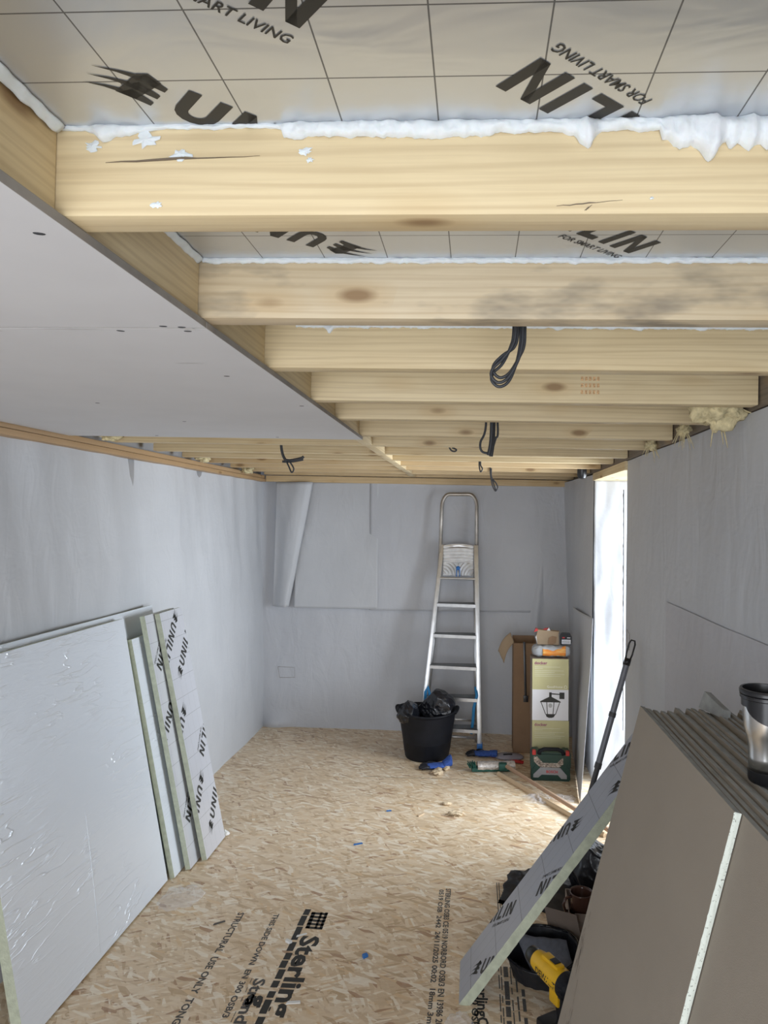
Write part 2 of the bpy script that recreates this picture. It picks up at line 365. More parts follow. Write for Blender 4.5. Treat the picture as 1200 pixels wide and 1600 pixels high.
# ------------------------------------------------------------------ lettering
_tc = {}
def text_faces(s, offset=0.0):
    key = (s, offset)
    if key in _tc: return _tc[key]
    cu = bpy.data.curves.new('lettering', 'FONT'); cu.body = s; cu.size = 1; cu.offset = offset; cu.resolution_u = 2
    o = bpy.data.objects.new('lettering', cu); COL.objects.link(o)
    dg = bpy.context.evaluated_depsgraph_get(); me = bpy.data.meshes.new_from_object(o.evaluated_get(dg))
    k = 1 / 0.70
    r = ([(v.co.x * k, v.co.y * k) for v in me.vertices], [tuple(p.vertices) for p in me.polygons])
    bpy.data.objects.remove(o); bpy.data.curves.remove(cu); bpy.data.meshes.remove(me)
    _tc[key] = r; return r
SW = 0.235
def letter(ch):
    w = {'U': .80, 'N': .82, 'I': SW, 'L': .62}[ch]
    if ch == 'I': return w, [[(0, 0), (SW, 0), (SW, 1), (0, 1)]]
    if ch == 'L': return w, [[(0, 0), (SW, 0), (SW, 1), (0, 1)], [(SW, 0), (w, 0), (w, .21), (SW, .21)]]
    if ch == 'N': return w, [[(0, 0), (SW, 0), (SW, 1), (0, 1)], [(w - SW, 0), (w, 0), (w, 1), (w - SW, 1)], [(SW * .2, 1), (w - SW, 0), (w - SW * .2, 0), (SW, 1)]]
    ps = []; c = (w / 2, w / 2 - .02); R = w / 2; r = R - SW; N = 8
    ps.append([(0, c[1]), (SW, c[1]), (SW, 1), (0, 1)]); ps.append([(w - SW, c[1]), (w, c[1]), (w, 1), (w - SW, 1)])
    for k in range(N):
        a, b = pi + pi * k / N, pi + pi * (k + 1) / N
        f = lambda t, q: (c[0] + q * cos(t), c[1] + q * sin(t) * (c[1] / R if q == R else 1))
        ps.append([f(a, R), f(b, R), f(b, r), f(a, r)])
    return w, ps
def word(s, gap=.22):
    x = 0; out = []
    for ch in s:
        w, ps = letter(ch); out += [[(px + x, py) for px, py in p] for p in ps]; x += w + gap
    return out, x - gap
EMB = []
for d, q in ((0, 0), (-.29, -.05), (-.57, -.09)):
    EMB.append([(-1.44 + q * .3, .66 + d), (-1.05 + q, .74 + d), (-.66 + q, .76 + d), (-.78 + q, .885 + d), (-1.05 + q, .81 + d)])
    EMB.append([(-.80 + q, .74 + d), (-.24 + q, .66 + d), (-.22 + q, .79 + d), (-.64 + q, .99 + d)])
EMB.append([(-.95, .16), (-.60, .13), (-.36, .88), (-.62, 1.02), (-.78, .90)])

def mark(parent, polys, org, ex, ey, h, clip=None, z=0.0, mat='ink', name='printed_lettering', shear=0.08, faces=None):
    """polys in letter units -> mesh lying on the parent's local XY face at height z"""
    bm = bmesh.new(); ex = Vector(ex); ey = Vector(ey)
    def put(x, y):
        p = Vector(org) + ex * ((x + shear * y) * h) + ey * (y * h); return bm.verts.new((p.x, p.y, z))
    if faces:
        vs = [put(*p) for p in faces[0]]
        for f in faces[1]:
            try: bm.faces.new([vs[i] for i in f])
            except ValueError: pass
    for p in polys:
        bm.faces.new([put(*q) for q in p])
    if clip:
        x0, y0, x1, y1 = clip
        for co, no in (((x0, 0, 0), (-1, 0, 0)), ((x1, 0, 0), (1, 0, 0)), ((0, y0, 0), (0, -1, 0)), ((0, y1, 0), (0, 1, 0))):
            bmesh.ops.bisect_plane(bm, geom=bm.verts[:] + bm.edges[:] + bm.faces[:], plane_co=co, plane_no=no, clear_outer=True)
    bmesh.ops.delete(bm, geom=[v for v in bm.verts if not v.link_faces], context='VERTS')
    if not bm.faces: bm.free(); return None
    bm.verts.index_update(); mb = MB(); mb.add([v.co for v in bm.verts], [[v.index for v in f.verts] for f in bm.faces]); bm.free()
    return obj(name, mb, mat, parent)
def brand(parent, org, ang, h, clip, z, flip=1, mat='ink', emblem=True, small=True, shear=0.08):
    """emblem + word + tag line; ang = reading direction in the local XY plane; flip=-1 on a face seen from -Z"""
    a = radians(ang); ex = (cos(a), sin(a), 0); ey = (-sin(a) * flip, cos(a) * flip, 0)
    w, L = word('UNILIN')
    mark(parent, w, org, ex, ey, h, clip, z, mat, 'printed_word', shear)
    if emblem: mark(parent, EMB, org, ex, ey, h, clip, z, mat, 'printed_emblem', 0)
    if small:
        tf = text_faces('FOR SMART LIVING', 0.012)
        wd = max(p[0] for p in tf[0]); hs = h * 0.215; k = (2.35 * h) / (wd * hs)
        o = Vector(org) + Vector(ex) * ((L - 2.35) * h) - Vector(ey) * (0.44 * h)
        f2 = ([(x * k, y) for x, y in tf[0]], tf[1])
        mark(parent, [], o, ex, ey, hs, clip, z, mat, 'printed_tag_line', 0.15, f2)

# ------------------------------------------------------------------ room shell
XL, XR, YB, YF, SL = -1.75, 0.78, 5.57, -1.40, 0.014
JZ = 2.03
def fold(y, z, seed, amp=0.006):
    return amp * (nz(y * 2.1 + seed, z * 0.7, seed) + 0.45 * nz(y * 5.0 + z * 1.2, z * 1.2 + seed, seed * 2) + 0.06 * nz(y * 12, z * 4, seed))

mb = MB(); mb.box((-1.95, YF - 0.1, -0.06), (1.35, 5.75, 0.0)); floor = struct('floor', mb, 'osb')
mb = MB()
for a, b in (((-2.0, YF - .1, 2.235), (1.3, 2.2, 2.26)), ((-2.0, 2.2, 2.235), (1.3, 5.8, 2.26))): mb.box(a, b)
ceil = struct('ceiling', mb, 'deck')
# left wall: grey breather membrane on studs
mb = MB()
def wl(u, v):
    y = YF + (5.62 - YF) * u; z = 2.02 * v
    return (XL + 0.03 * (1 - v) + fold(y * 1.25, z, 3.1, 0.032) * (.3 + .7 * min(1, max(0, (z - 1.1) / .4))) + (0.004 if z < 1.5 else 0), y, z)
mb.grid(wl, 220, 60, flip=True); mb.box((XL - 0.14, YF, 0), (XL - 0.02, 5.62, 2.2))
wall_left = struct('wall_left', mb, 'membrane', smooth='all')
# back wall
mb = MB()
def wb(u, v):
    x = -1.76 + (0.83 + 1.76) * u; z = 2.012 * v
    base = 5.60 - 0.075 * u * (1 - v) - 0.02 * u
    deep = -0.05 * math.exp(-((x + 1.62) / 0.10) ** 2 - ((z - 0.03) / 0.06) ** 2)
    fl = 0.022 * math.exp(-((x - 0.60 + 0.20 * (1 - v)) / 0.03) ** 2) * (v > 0.3)
    return (x, base + fold(x, z, 7.7, 0.024) + deep - fl, z)
mb.grid(wb, 160, 110); mb.box((XL - 0.1, 5.66, 0), (XR + 0.3, 5.78, 2.2))
wall_back = struct('wall_back', mb, 'membrane_wrinkled', smooth='all')
# membrane sheets lapped over each other on the back wall
mb = MB()
def sh(u, v):
    x = -1.47 + (-0.78 + 1.47) * u; z = 0.975 + (2.0 - 0.975) * v
    return (x, 5.565 + 0.006 * nz(x * 4, z * 3, 1) - 0.006 * (1 - v) - 0.012 * u + fold(x, z, 2.2, .008), z)
mb.grid(sh, 40, 50); o = solid(obj('upper_membrane_sheet', mb, 'membrane', wall_back, smooth='all'), 0.002)
mb = MB()
def sh2(u, v):
    x = -0.85 + (0.80 + 0.85) * u; z = 0.965 + (2.02 - 0.965) * v
    return (x, 5.560 + 0.006 * nz(x * 3, z * 2, 4) - 0.012 * u - 0.006 * (1 - v) + fold(x, z, 5.2, .022), z)
mb.grid(sh2, 70, 50); o = solid(obj('right_membrane_sheet', mb, 'membrane_wrinkled', wall_back, smooth='all'), 0.002)
mb = MB()   # curled loose flap beside the left corner
def flap(u, v):
    z = 0.985 + (1.995 - 0.985) * v; w = 0.14 + 0.17 * v; x0 = -1.64 + 0.02 * v
    a = u * 1.0
    depth = 0.008 + 0.055 * sin(pi * min(1, a * 0.62 + 0.02)) ** 1.5 + 0.01 * nz(a * 3, z * 2, 8)
    if a > 0.86: depth -= (a - 0.86) * 0.22
    return (x0 + w * a, 5.555 - depth, z)
mb.grid(flap, 26, 40); o = solid(obj('loose_membrane_flap', mb, 'membrane', wall_back, smooth='all'), 0.0015)
def outline(parent, pts, r, name='socket_outline'):
    mb = MB(); mb.tube(pts + [pts[0]], r, 4); return obj(name, mb, 'ink_grey', parent)
outline(wall_back, [(-1.60, 5.578, .49), (-1.462, 5.574, .485), (-1.458, 5.574, .405), (-1.585, 5.578, .40)], 0.0012)
# right wall with a tall window opening between y=3.62 and y=4.57
mb = MB()
def wr(u, v):
    y = YF + (3.62 - YF) * u; z = 2.008 * v
    return (XR + fold(y, z, 11.3, 0.010), y, z)
mb.grid(wr, 150, 60)
def wr2(u, v):
    y = 4.57 + (5.57 - 4.57) * u; z = 2.0 * v
    return (XR - 0.005 + 0.03 * u * v * 0 + fold(y, z, 15.3, 0.014) - 0.075 * u * v, y, z)
mb.grid(wr2, 40, 60)
mb.box((XR + 0.02, YF, 0), (XR + 0.30, 3.615, 2.2)); mb.box((XR + 0.02, 4.59, 0), (XR + 0.30, 5.7, 2.2))
wall_right = struct('wall_right', mb, 'membrane', smooth='all')
mb = MB(); mb.grid(lambda u, v: (XR + fold(YF + (2.86 - YF) * u, 1.372 * v, 11.3, 0.010) - .004, YF + .01 + (2.86 - YF) * u, 1.372 * v), 150, 60)
obj('lower_membrane_sheet', mb, 'membrane_lower', wall_right, smooth='all')
mb = MB()
def rv(u, v):
    x = XR - 0.002 + 0.30 * u; z = 1.965 * v
    return (x, 4.572 - 0.012 * nz(x * 7, z * 2.2, 21) - 0.010 * nz(x * 16, z * 6, 3) - (0.006 if z < 1.09 else 0.0), z)
mb.grid(rv, 24, 120); o = solid(obj('window_reveal_sheet', mb, 'reveal', wall_right, smooth='all'), 0.0015)
mb = MB()   # lower sheet edge hanging off the stub wall
def lf(u, v):
    z = 0.004 + 1.06 * v; k = (1 - v) ** 1.3
    ye = 4.565 - 0.36 * k; xe = XR - .010 - .130 * k; y = 5.15 + (ye - 5.15) * u
    x = (XR - .055) + (xe - XR + .055) * u ** 1.3 - .008 * sin(pi * u) + 0.004 * nz(u * 3, z * 3, 2)
    return (x, y, z)
mb.grid(lf, 30, 50); o = solid(obj('hanging_membrane_edge', mb, 'membrane', wall_right, smooth='all'), 0.0015)
mb = MB()   # torn edge along the near jamb
vs = []; fs = []
N = 90
for k in range(N + 1):
    z = 0.62 + (1.86 - 0.62) * k / N; w = 0.004 + 0.020 * abs(nz(k * 0.37, 2.0)) * (1.4 if z > 1.2 else 0.7)
    vs += [(XR - 0.012, 3.62, z), (XR - 0.012, 3.62 + w, z)]
for k in range(N): fs.append((2 * k, 2 * k + 1, 2 * k + 3, 2 * k + 2))
mb.add(vs, fs); o = solid(obj('torn_membrane_edge', mb, 'black_plastic', wall_right), 0.002)
outline(wall_right, [(XR - 0.008, 3.56, 1.150), (XR - 0.008, 3.50, 1.135), (XR - 0.008, 3.50, 1.055), (XR - 0.008, 3.55, 1.065)], 0.0010)
# front wall behind the viewer with a wide opening
mb = MB()
mb.box((-2.0, YF - .1, 0), (-1.56, YF, 2.23)); mb.box((0.66, YF - .1, 0), (1.1, YF, 2.23)); mb.box((-1.56, YF - .1, 2.03), (0.66, YF, 2.23))
struct('wall_front', mb, 'membrane')
# lintel over the side window
t = tag(obj('lintel', MB().box((0.0, -0.13, 0.0), (0.975, 0.14, 0.046)), 'wood', loc=(0, 0, 0)), 'pale timber lintel above the tall bright window recess', 'timber')
t.matrix_local = frame((0.91, 3.61, 1.962), (0, 1, 0), (-1, 0, 0))
o = tag(obj('header_beam', MB().bevbox((0, -0.02, 0), (0.96, 0.02, 0.05), 0.003), 'wood_dark'), 'dark grey weathered timber header above the window recess', 'timber')
o.matrix_local = frame((0.80, 3.615, 2.0), (0, 1, 0), (-1, 0, 0))

# ------------------------------------------------------------------ ceiling timbers (they fall slightly to the right)
TILT = Matrix.Rotation(math.atan(SL), 4, 'Y')
def CT(x, y, z, rz=0): return Matrix.Translation((x, y, z - SL * x)) @ TILT @ Matrix.Rotation(rz, 4, 'Z')
JD = [0.395, 0.79, 1.18, 1.56, 1.98, 2.34, 2.80, 3.18, 3.60, 3.96, 4.35, 4.75, 5.15, 5.52]
ORD = ['joist just behind the viewer', 'nearest wide ceiling joist, topped by thick white foam', 'second ceiling joist from the viewer, with dark mould stains', 'third ceiling joist, the big cable loop hangs before it',
       'fourth ceiling joist, with a faint red stamp', 'fifth ceiling joist from the viewer, ending by the wool tuft', 'sixth ceiling joist, first beyond the white plasterboard sheets']
for i, d in enumerate(JD):
    dark = i in (2,)
    mb = MB(); mb.bevbox((XL + 0.05, -0.045, 0), (0.772, 0, 0.20), 0.003)
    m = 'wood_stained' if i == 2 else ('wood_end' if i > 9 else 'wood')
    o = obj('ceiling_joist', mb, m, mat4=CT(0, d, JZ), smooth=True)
    if i < len(ORD): lab = 'pale softwood ' + ORD[i] if i else 'pale softwood joist overhead at the front'
    elif i == len(JD) - 1: lab = 'last pale softwood ceiling joist, against the back wall'
    else:
        nth = ['fifth', 'fourth', 'third', 'second', 'first'][::-1]
        k = len(JD) - 1 - i
        lab = 'pale softwood ceiling joist, %s in front of the last one by the back wall' % ['', 'one', 'two', 'three', 'four', 'five', 'six'][k]
    tag(o, lab, 'joist', 'ceiling joists')
    if i == 4:   # illegible red stamp
        bars = []
        for r in range(3):
            for q in range(5):
                if random.random() < .85: bars.append([(q * .2, r * .34), (q * .2 + .13, r * .34), (q * .2 + .13, r * .34 + .2), (q * .2, r * .34 + .2)])
        mo = mark(o, bars, (0, 0, 0), (1, 0, 0), (0, 1, 0), 0.055, None, 0, 'red_ink', 'red_stamp', 0)
        mo.matrix_local = frame((0.29, -0.0462, 0.025), (1, 0, 0), (0, 0, 1))
    if i == 1:   # long drying split and small cracks
        for x, z, L, w in ((-0.415, .060, .175, .0030), (0.085, .0085, .07, .0012), (0.115, .0035, .008, .0016)):
            sp = MB(); pts = [(x + L * k / 10, -0.0455, z + 0.006 * (k / 10) + 0.001 * nz(k * .7, x)) for k in range(11)]
            sp.tube(pts, [0.0002 + w * sin(pi * (k + .3) / 10.6) * (.4 + .6 * (k < 6)) for k in range(11)], 6, flat=.4)
            obj('drying_split', sp, 'wood_dark', o)
        for x, z, w in ((-.43, .078, .014), (-.33, .068, .016), (-.37, .085, .02), (-.355, .012, .010), (-.19, .070, .012), (-.185, .060, .007), (.185, .016, .004)):
            sp = MB(); rf = random.Random(int(x * 999)); pts = []
            for k in range(18):
                a = k * pi / 9; q = w * rf.uniform(.35, 1); pts.append((x + q * cos(a), -.0456 - .0006 * rf.random(), z + q * .55 * sin(a)))
            sp.add([(x, -.0475, z)] + pts, [(0, k + 1, (k + 1) % 18 + 1) for k in range(18)]); obj('foam_smear', sp, 'foam', o)
NL = {0: 'nearest', 1: 'second', 2: 'third', 3: 'fourth', 4: 'fifth', 5: 'sixth'}
for i in range(len(JD) - 1):
    L = JD[i + 1] - 0.045 - JD[i] - 0.002
    dx = 0.0 if i % 2 else -0.004
    mb = MB(); mb.bevbox((0, -0.045, 0), (L, 0, 0.195), 0.003)
    o = obj('noggin', mb, 'wood', mat4=CT(-0.512 + dx, JD[i] + 0.001, JZ + 0.0005, pi / 2), smooth=True)
    if i < 6: lab = 'short softwood noggin between joists, %s from the viewer, above the plasterboard edge' % NL[i]
    else: lab = 'short softwood noggin between far joists, %s from the back wall' % ['', 'nearest', 'second', 'third', 'fourth', 'fifth', 'sixth', 'seventh'][len(JD) - 1 - i]
    tag(o, lab, 'noggin', 'noggins between the joists')

# foil faced insulation boards between the joists
BZ = 2.130
def ceil_board(i, x0, x1, lab):
    y0 = JD[i] + 0.001; y1 = JD[i + 1] - 0.046
    t = thing('insulation_board', lab, 'insulation board', group='foil boards between the joists', mat4=CT(0, 0, BZ))
    mb = MB(); mb.box((x0, y0, 0), (x1, y1, 0.05), [0, 0, 1, 1, 1, 1]); obj('board', mb, ['foil_ceiling', 'pir'], t)
    return t, (x0, y0 + .0, x1, y1)
t, c = ceil_board(0, -0.465, 0.77, 'silver foil insulation board overhead before the nearest foamed joist')
Hh = 0.0575; ZM = -0.0006
def cmark(t, c, ox, oy, ang, **k):
    brand(t, (ox, oy, 0), ang, Hh, c, ZM, -1, **k)
# reading direction angle in local XY, letters' up = towards the viewer (flip -1)
cmark(t, c, -0.333, 0.722, 40)
cmark(t, c, -0.361, 0.425, 40)
cmark(t, c, 0.262, 0.812, 220)
t, c = ceil_board(1, -0.465, 0.77, 'silver foil insulation board between nearest and second joist')
cmark(t, c, -0.221, 1.044, 219); cmark(t, c, 0.035, 0.945, 39)
t, c = ceil_board(2, -0.465, 0.77, 'silver foil insulation board strip between second and third joist')
cmark(t, c, 0.262, 1.585, 220); cmark(t, c, -0.44, 1.44, 39)
t, c = ceil_board(3, -0.465, 0.77, 'silver foil insulation board between third and fourth joist')

# expanding foam beads
def bead(x0, x1, yface, ztop, prof, label, seed=0, thick=0.012, step=0.004):
    """foam squeezed along the joint between joist face and board"""
    mb = MB(); n = int((x1 - x0) / step); m = 10
    def f(u, v):
        x = x0 + (x1 - x0) * u; h, th = prof(x); a = v * pi * 0.5
        h *= 1 + 0.25 * nz(x * 60, seed) + .18 * nz(x * 170, seed); th *= 1 + 0.5 * nz(x * 35, seed + 3) + .35 * nz(x * 110, v * 3, seed) + .2 * nz(x * 260, v * 8, seed)
        zz = ztop - SL * x - h * (1 - cos(a * 2)) * 0.5; yy = yface - th * sin(v * pi) ** 0.7 - 0.0015 * nz(x * 90, v * 6, seed)
        return (x, yy, zz)
    mb.grid(f, n, m)
    o = obj('foam_bead', mb, 'foam', smooth='all'); return tag(o, label, 'expanding foam', 'foam beads')
def pr1(x):
    h = 0.0045 + 0.003 * abs(nz(x * 26, 3)); th = 0.0035
    if x > -.215: h += .0075; th += .004
    for c, w, a in ((-0.415, .012, .014), (-0.39, .016, .007), (-0.20, .012, .005), (0.118, .008, .017), (0.105, .014, .005), (-0.03, .05, .004), (0.245, .012, .023), (0.268, .008, .010), (0.287, .008, .014), (0.305, .012, .008), (0.335, .02, .012), (-0.1, .08, .003), (0.22, .012, .010)):
        g = math.exp(-((x - c) / w) ** 2); h += a * g; th += a * g * 0.4
    if x > 0.195: h += .009; th += .004
    return h, th
bead(-0.465, 0.50, 0.7445, BZ + .001, pr1, 'thick white foam drips along the nearest joist top', 1, step=0.003)
bead(-0.46, 0.75, 1.1345, BZ + .001, lambda x: (0.009 + .003 * max(0, nz(x * 40, 7)), .005), 'thin white foam line along the second joist top', 5)
bead(-0.40, 0.75, 1.5145, BZ + .001, lambda x: (0.011 + .006 * max(0, nz(x * 30, 9)) + .012 * math.exp(-((x + .325) / .008) ** 2), .006), 'white foam line with small drips along the third joist top', 9)
def side_bead(y0, y1, label, seed):
    mb = MB(); n = 60
    def f(u, v):
        y = y0 + (y1 - y0) * u; w = 0.008 * (1 + .5 * nz(y * 40, seed))
        return (-0.4665 + w * sin(v * pi * .5) + .0003, y, BZ + SL * .46 - 0.009 * (1 - v) ** 1.0 * (1 + .4 * nz(y * 60, seed)) - .0015)
    mb.grid(f, n, 6)
    o = obj('foam_bead', mb, 'foam', smooth='all'); solid(o, .002, 0); return tag(o, label, 'expanding foam', 'foam beads')
side_bead(0.42, 0.738, 'white foam line above the nearest noggin by the left edge', 2)
side_bead(0.80, 1.128, 'white foam line above the second noggin ending in a blob', 4)

# timbers along the walls
def rail(name, x0, x1, y0, y1, z0, z1, mat, label):
    mb = MB(); mb.bevbox((0, -(x1 - x0), 0), (y1 - y0, 0, z1 - z0), .003)
    o = obj(name, mb, mat, mat4=Matrix.Translation((x0, y0, z0)) @ Matrix.Rotation(pi / 2, 4, 'Z'), smooth=True); return tag(o, label, 'timber')
rail('wall_plate', XL - .01, -1.704, YF + .01, 5.55, 1.997, 2.022, 'wood_plate', 'lower reddish brown timber plate along top of left wall')
rail('ceiling_batten', XL - .01, -1.710, YF + .01, 5.55, 2.024, 2.049, 'wood_plate', 'upper brown timber batten above the left wall plate')
rail('rim_board', XR - 0.004, XR + .04, YF + .01, 5.55, 2.012, 2.19, 'wood_dark', 'dark rim timber between joist ends and right wall')
mb = MB(); mb.bevbox((-1.70, 0, 0), (0.76, .04, .05), .003)
tag(obj('back_wall_plate', mb, 'wood_end', mat4=CT(0, 5.525, 1.976), smooth=True), 'pale timber plate along top of the back wall', 'timber')

# plasterboard sheets screwed under the joists on the left
def plaster(y0, y1, label, screws):
    x0, x1 = -1.702, -0.460
    t = thing('ceiling_plasterboard', label, 'plasterboard', group='ceiling plasterboards', mat4=CT(0, 0, JZ - 0.0130))
    mb = MB(); mb.bevbox((x0, y0, 0), (x1, y1, 0.0125), .0012)
    o = obj('sheet', mb, ['plaster_face', 'plaster_edge'], t)
    for p in o.data.polygons:
        if p.normal.z > -0.3: p.material_index = 1
    for sx, sy, a in screws:
        mb = MB(); T = Matrix.Translation((sx, sy, -0.0004)) @ Matrix.Rotation(a, 4, 'Z') @ Matrix.Diagonal((1.5, .8, 1, 1)); mb.lathe([(0, 0), (.0042, -.0002), (.0048, .0006)], 12, T=T); obj('screw', mb, 'screw', t)
    return t
def SC2(u, v): pass
ta = plaster(-1.3, 1.151, 'white plasterboard ceiling sheet nearest the viewer', [(-.50, .76, .3), (-.86, .775, .2), (-.50, 1.145, .1), (-.53, 1.14, .1), (-1.1, .40, 0)])
tb = plaster(1.154, 2.80, 'white plasterboard ceiling sheet reaching toward the middle joists', [(-.50, 1.17, .1), (-.62, 1.17, .4), (-1.05, 1.165, .1), (-1.3, 1.17, 0), (-.50, 1.96, 0), (-.57, 1.55, .1), (-1.1, 1.95, 0), (-1.45, 1.96, 0), (-1.0, 2.32, 0), (-1.3, 2.75, 0), (-.80, 2.75, 0)])
mb = MB()
for x, y, w, h in ((-.86, 1.172, .05, .012), (-.70, 1.16, .10, .003), (-.49, 1.155, .018, .02), (-1.15, 1.156, .09, .003), (-.60, 1.42, .06, .006), (-1.2, 1.165, .05, .002)):
    pts = [(x + w * .5 * cos(a) * (1 + .3 * nz(a, x)), y + h * .5 * sin(a) * (1 + .4 * nz(a, y))) for a in [k * pi / 6 for k in range(12)]]
    mb = MB(); mb.add([(px, py, -.0005) for px, py in pts], [tuple(range(12))]); obj('filler_smear', mb, 'filler', tb)

# mineral wool tufts
def tuft(name, c, r, label, mat='wool', seed=1, strands=12, cat='insulation wool', flatten=(1, 1, 1), droop=0.05):
    bm = bmesh.new(); bmesh.ops.create_icosphere(bm, subdivisions=4, radius=1)
    for v in bm.verts:
        d = v.co.normalized(); k = 1 + .55 * nz(d.x * 1.7 + seed, d.y * 1.7, d.z * 1.7) + .3 * nz(d.x * 5, d.y * 5 + seed, d.z * 5) + .15 * nz(d.x * 13, d.y * 13, d.z * 13 + seed)
        v.co = Vector((d.x * k * r * flatten[0], d.y * k * r * flatten[1], d.z * k * r * flatten[2]))
    mb = MB(); bm.verts.index_update(); mb.add([v.co for v in bm.verts], [[v.index for v in f.verts] for f in bm.faces]); bm.free()
    rr = random.Random(seed)
    for k in range(strands):
        a = rr.uniform(0, 2 * pi); b = rr.uniform(-.8, .4); d = Vector((cos(a) * flatten[0], sin(a) * flatten[1], b * flatten[2]))
        L = r * rr.uniform(1.1, 1.9); pts = [d * (L * q / 5) + Vector((0, 0, -droop * (q / 5) ** 2)) + Vector((nz(q, k) * .2 * r, nz(k, q) * .2 * r, 0)) for q in range(6)]
        mb.tube(pts, [r * .10 * (1 - q / 5.5) + .0006 for q in range(6)], 5)
    o = obj(name, mb, mat, loc=c, smooth='all'); return tag(o, label, cat)
tuft('wool_tuft', (0.700, 2.050, 2.030), 0.050, 'yellow mineral wool hanging out above the right wall', seed=4, flatten=(1.35, 1.1, 1.15), strands=5)
tuft('wool_tuft', (0.745, 2.52, 2.03), 0.022, 'small wool wisp on right wall beyond the big tuft', seed=8)
tuft('wool_tuft', (0.755, 3.02, 2.03), 0.024, 'pale wool wisp near the right wall corner of the header', seed=12)
tuft('wool_tuft', (-1.66, 3.05, 2.07), 0.030, 'yellow wool stuffed above left wall, just beyond plasterboard', seed=15, strands=5, flatten=(1, 2.0, .7), droop=0)
tuft('wool_tuft', (-1.67, 4.15, 2.07), 0.034, 'yellow wool stuffed above left wall, midway to the corner', seed=18, strands=5, flatten=(1, 2.0, .7), droop=0)
tuft('wool_tuft', (-1.67, 4.98, 2.06), 0.036, 'yellow wool stuffed above left wall near the back corner', seed=21, strands=5, flatten=(1, 2.0, .7), droop=0)

# cables hanging from the joists
def cable(loops, label, cat='cable'):
    mb = MB()
    for pts, r in loops:
        P = [Vector(p) for p in pts]; out = []
        for i in range(len(P) - 1):
            p0, p1, p2, p3 = P[max(i - 1, 0)], P[i], P[i + 1], P[min(i + 2, len(P) - 1)]
            for q in range(6):
                t = q / 6; out.append(0.5 * ((2 * p1) + (p2 - p0) * t + (2 * p0 - 5 * p1 + 4 * p2 - p3) * t * t + (3 * p1 - p0 - 3 * p2 + p3) * t ** 3))
        out.append(P[-1]); mb.tube(out, r, 8)
    return tag(obj('hanging_cable', mb, 'cable', smooth='all'), label, cat, 'cables hanging from the ceiling')
def hook(x, y, dx, z, r=.0028, w=1.0):
    P = [(.070, 2.128), (.070, 2.038), (.064, 2.008), (.046, 1.984), (.030, 1.968), (.0275, 1.954), (.040, 1.943), (.057, 1.952), (.074, 1.982), (.081, 2.010), (.0825, 2.038), (.0825, 2.128)]
    return ([(px + (x if px > .06 else dx), y, pz + (0 if pz > 2 else z)) for px, pz in P], r)
cable([hook(.000, 1.225, 0, .0), hook(.004, 1.231, .003, .010), hook(-.003, 1.237, .001, -.005)], 'largest grey cable loop, hanging below the second joist')
cable([([(.035, 2.42, 2.234), (.036, 2.42, 2.03), (.017, 2.42, 1.97), (.022, 2.42, 1.94), (.045, 2.42, 1.932)], .004),
       ([(.058, 2.41, 2.234), (.056, 2.41, 2.0), (.046, 2.41, 1.925)], .007), ([(.066, 2.42, 2.234), (.062, 2.42, 2.0), (.054, 2.42, 1.922)], .007),
       ([(.062, 2.43, 2.234), (.078, 2.43, 2.02), (.070, 2.43, 1.985), (.060, 2.43, 1.95)], .004)], 'thick bundle of grey cable below the fifth joist')
cable([([(.022, 3.93, 2.234), (.022, 3.92, 2.06), (.022, 3.92, 2.005), (.030, 3.92, 1.972), (.040, 3.92, 1.990), (.030, 3.92, 2.01), (.030, 3.92, 2.06)], .004)], 'tiny cable hook hanging from a far joist, centre')
cable([([(.10, 4.70, 2.234), (.10, 4.70, 2.06), (.105, 4.70, 1.995), (.118, 4.70, 1.93), (.138, 4.70, 1.895), (.152, 4.70, 1.92), (.14, 4.70, 1.95), (.11, 4.70, 1.99), (.108, 4.70, 2.05)], .0045), ([(.108, 4.705, 2.0), (.130, 4.705, 1.93), (.140, 4.705, 1.90)], .004)], 'farthest cable loop, above the ladder against the back wall')
cable([([(-.97, 3.40, 2.234), (-.97, 3.40, 2.075), (-.955, 3.40, 2.005), (-.93, 3.40, 1.99), (-.87, 3.40, 2.0), (-.855, 3.40, 2.01)], .007), ([(-.95, 3.40, 2.0), (-.93, 3.40, 1.96), (-.915, 3.40, 1.93), (-.905, 3.40, 1.95), (-.93, 3.40, 1.99)], .004),
       ([(-.965, 3.41, 1.985), (-.92, 3.41, 1.985), (-.86, 3.41, 1.995)], .006)], 'grey cable bundle hanging left, beyond the plasterboard sheets')
cable([([(-.14, 3.26, 2.234), (-.14, 3.26, 2.10), (-.12, 3.26, 2.035), (-.10, 3.26, 2.022), (-.09, 3.26, 2.03), (-.11, 3.26, 2.04)], .004)], 'short cable end peeking below joist near the centre')
tag(obj('cable_gland', MB().lathe([(0, -.035), (.022, -.03), (.030, -.012), (.030, .03), (.0, .032)], 16), 'black_plastic', loc=(.668, 4.38, 1.995), smooth=True), 'small black round fitting at right end of far joists', 'fitting')

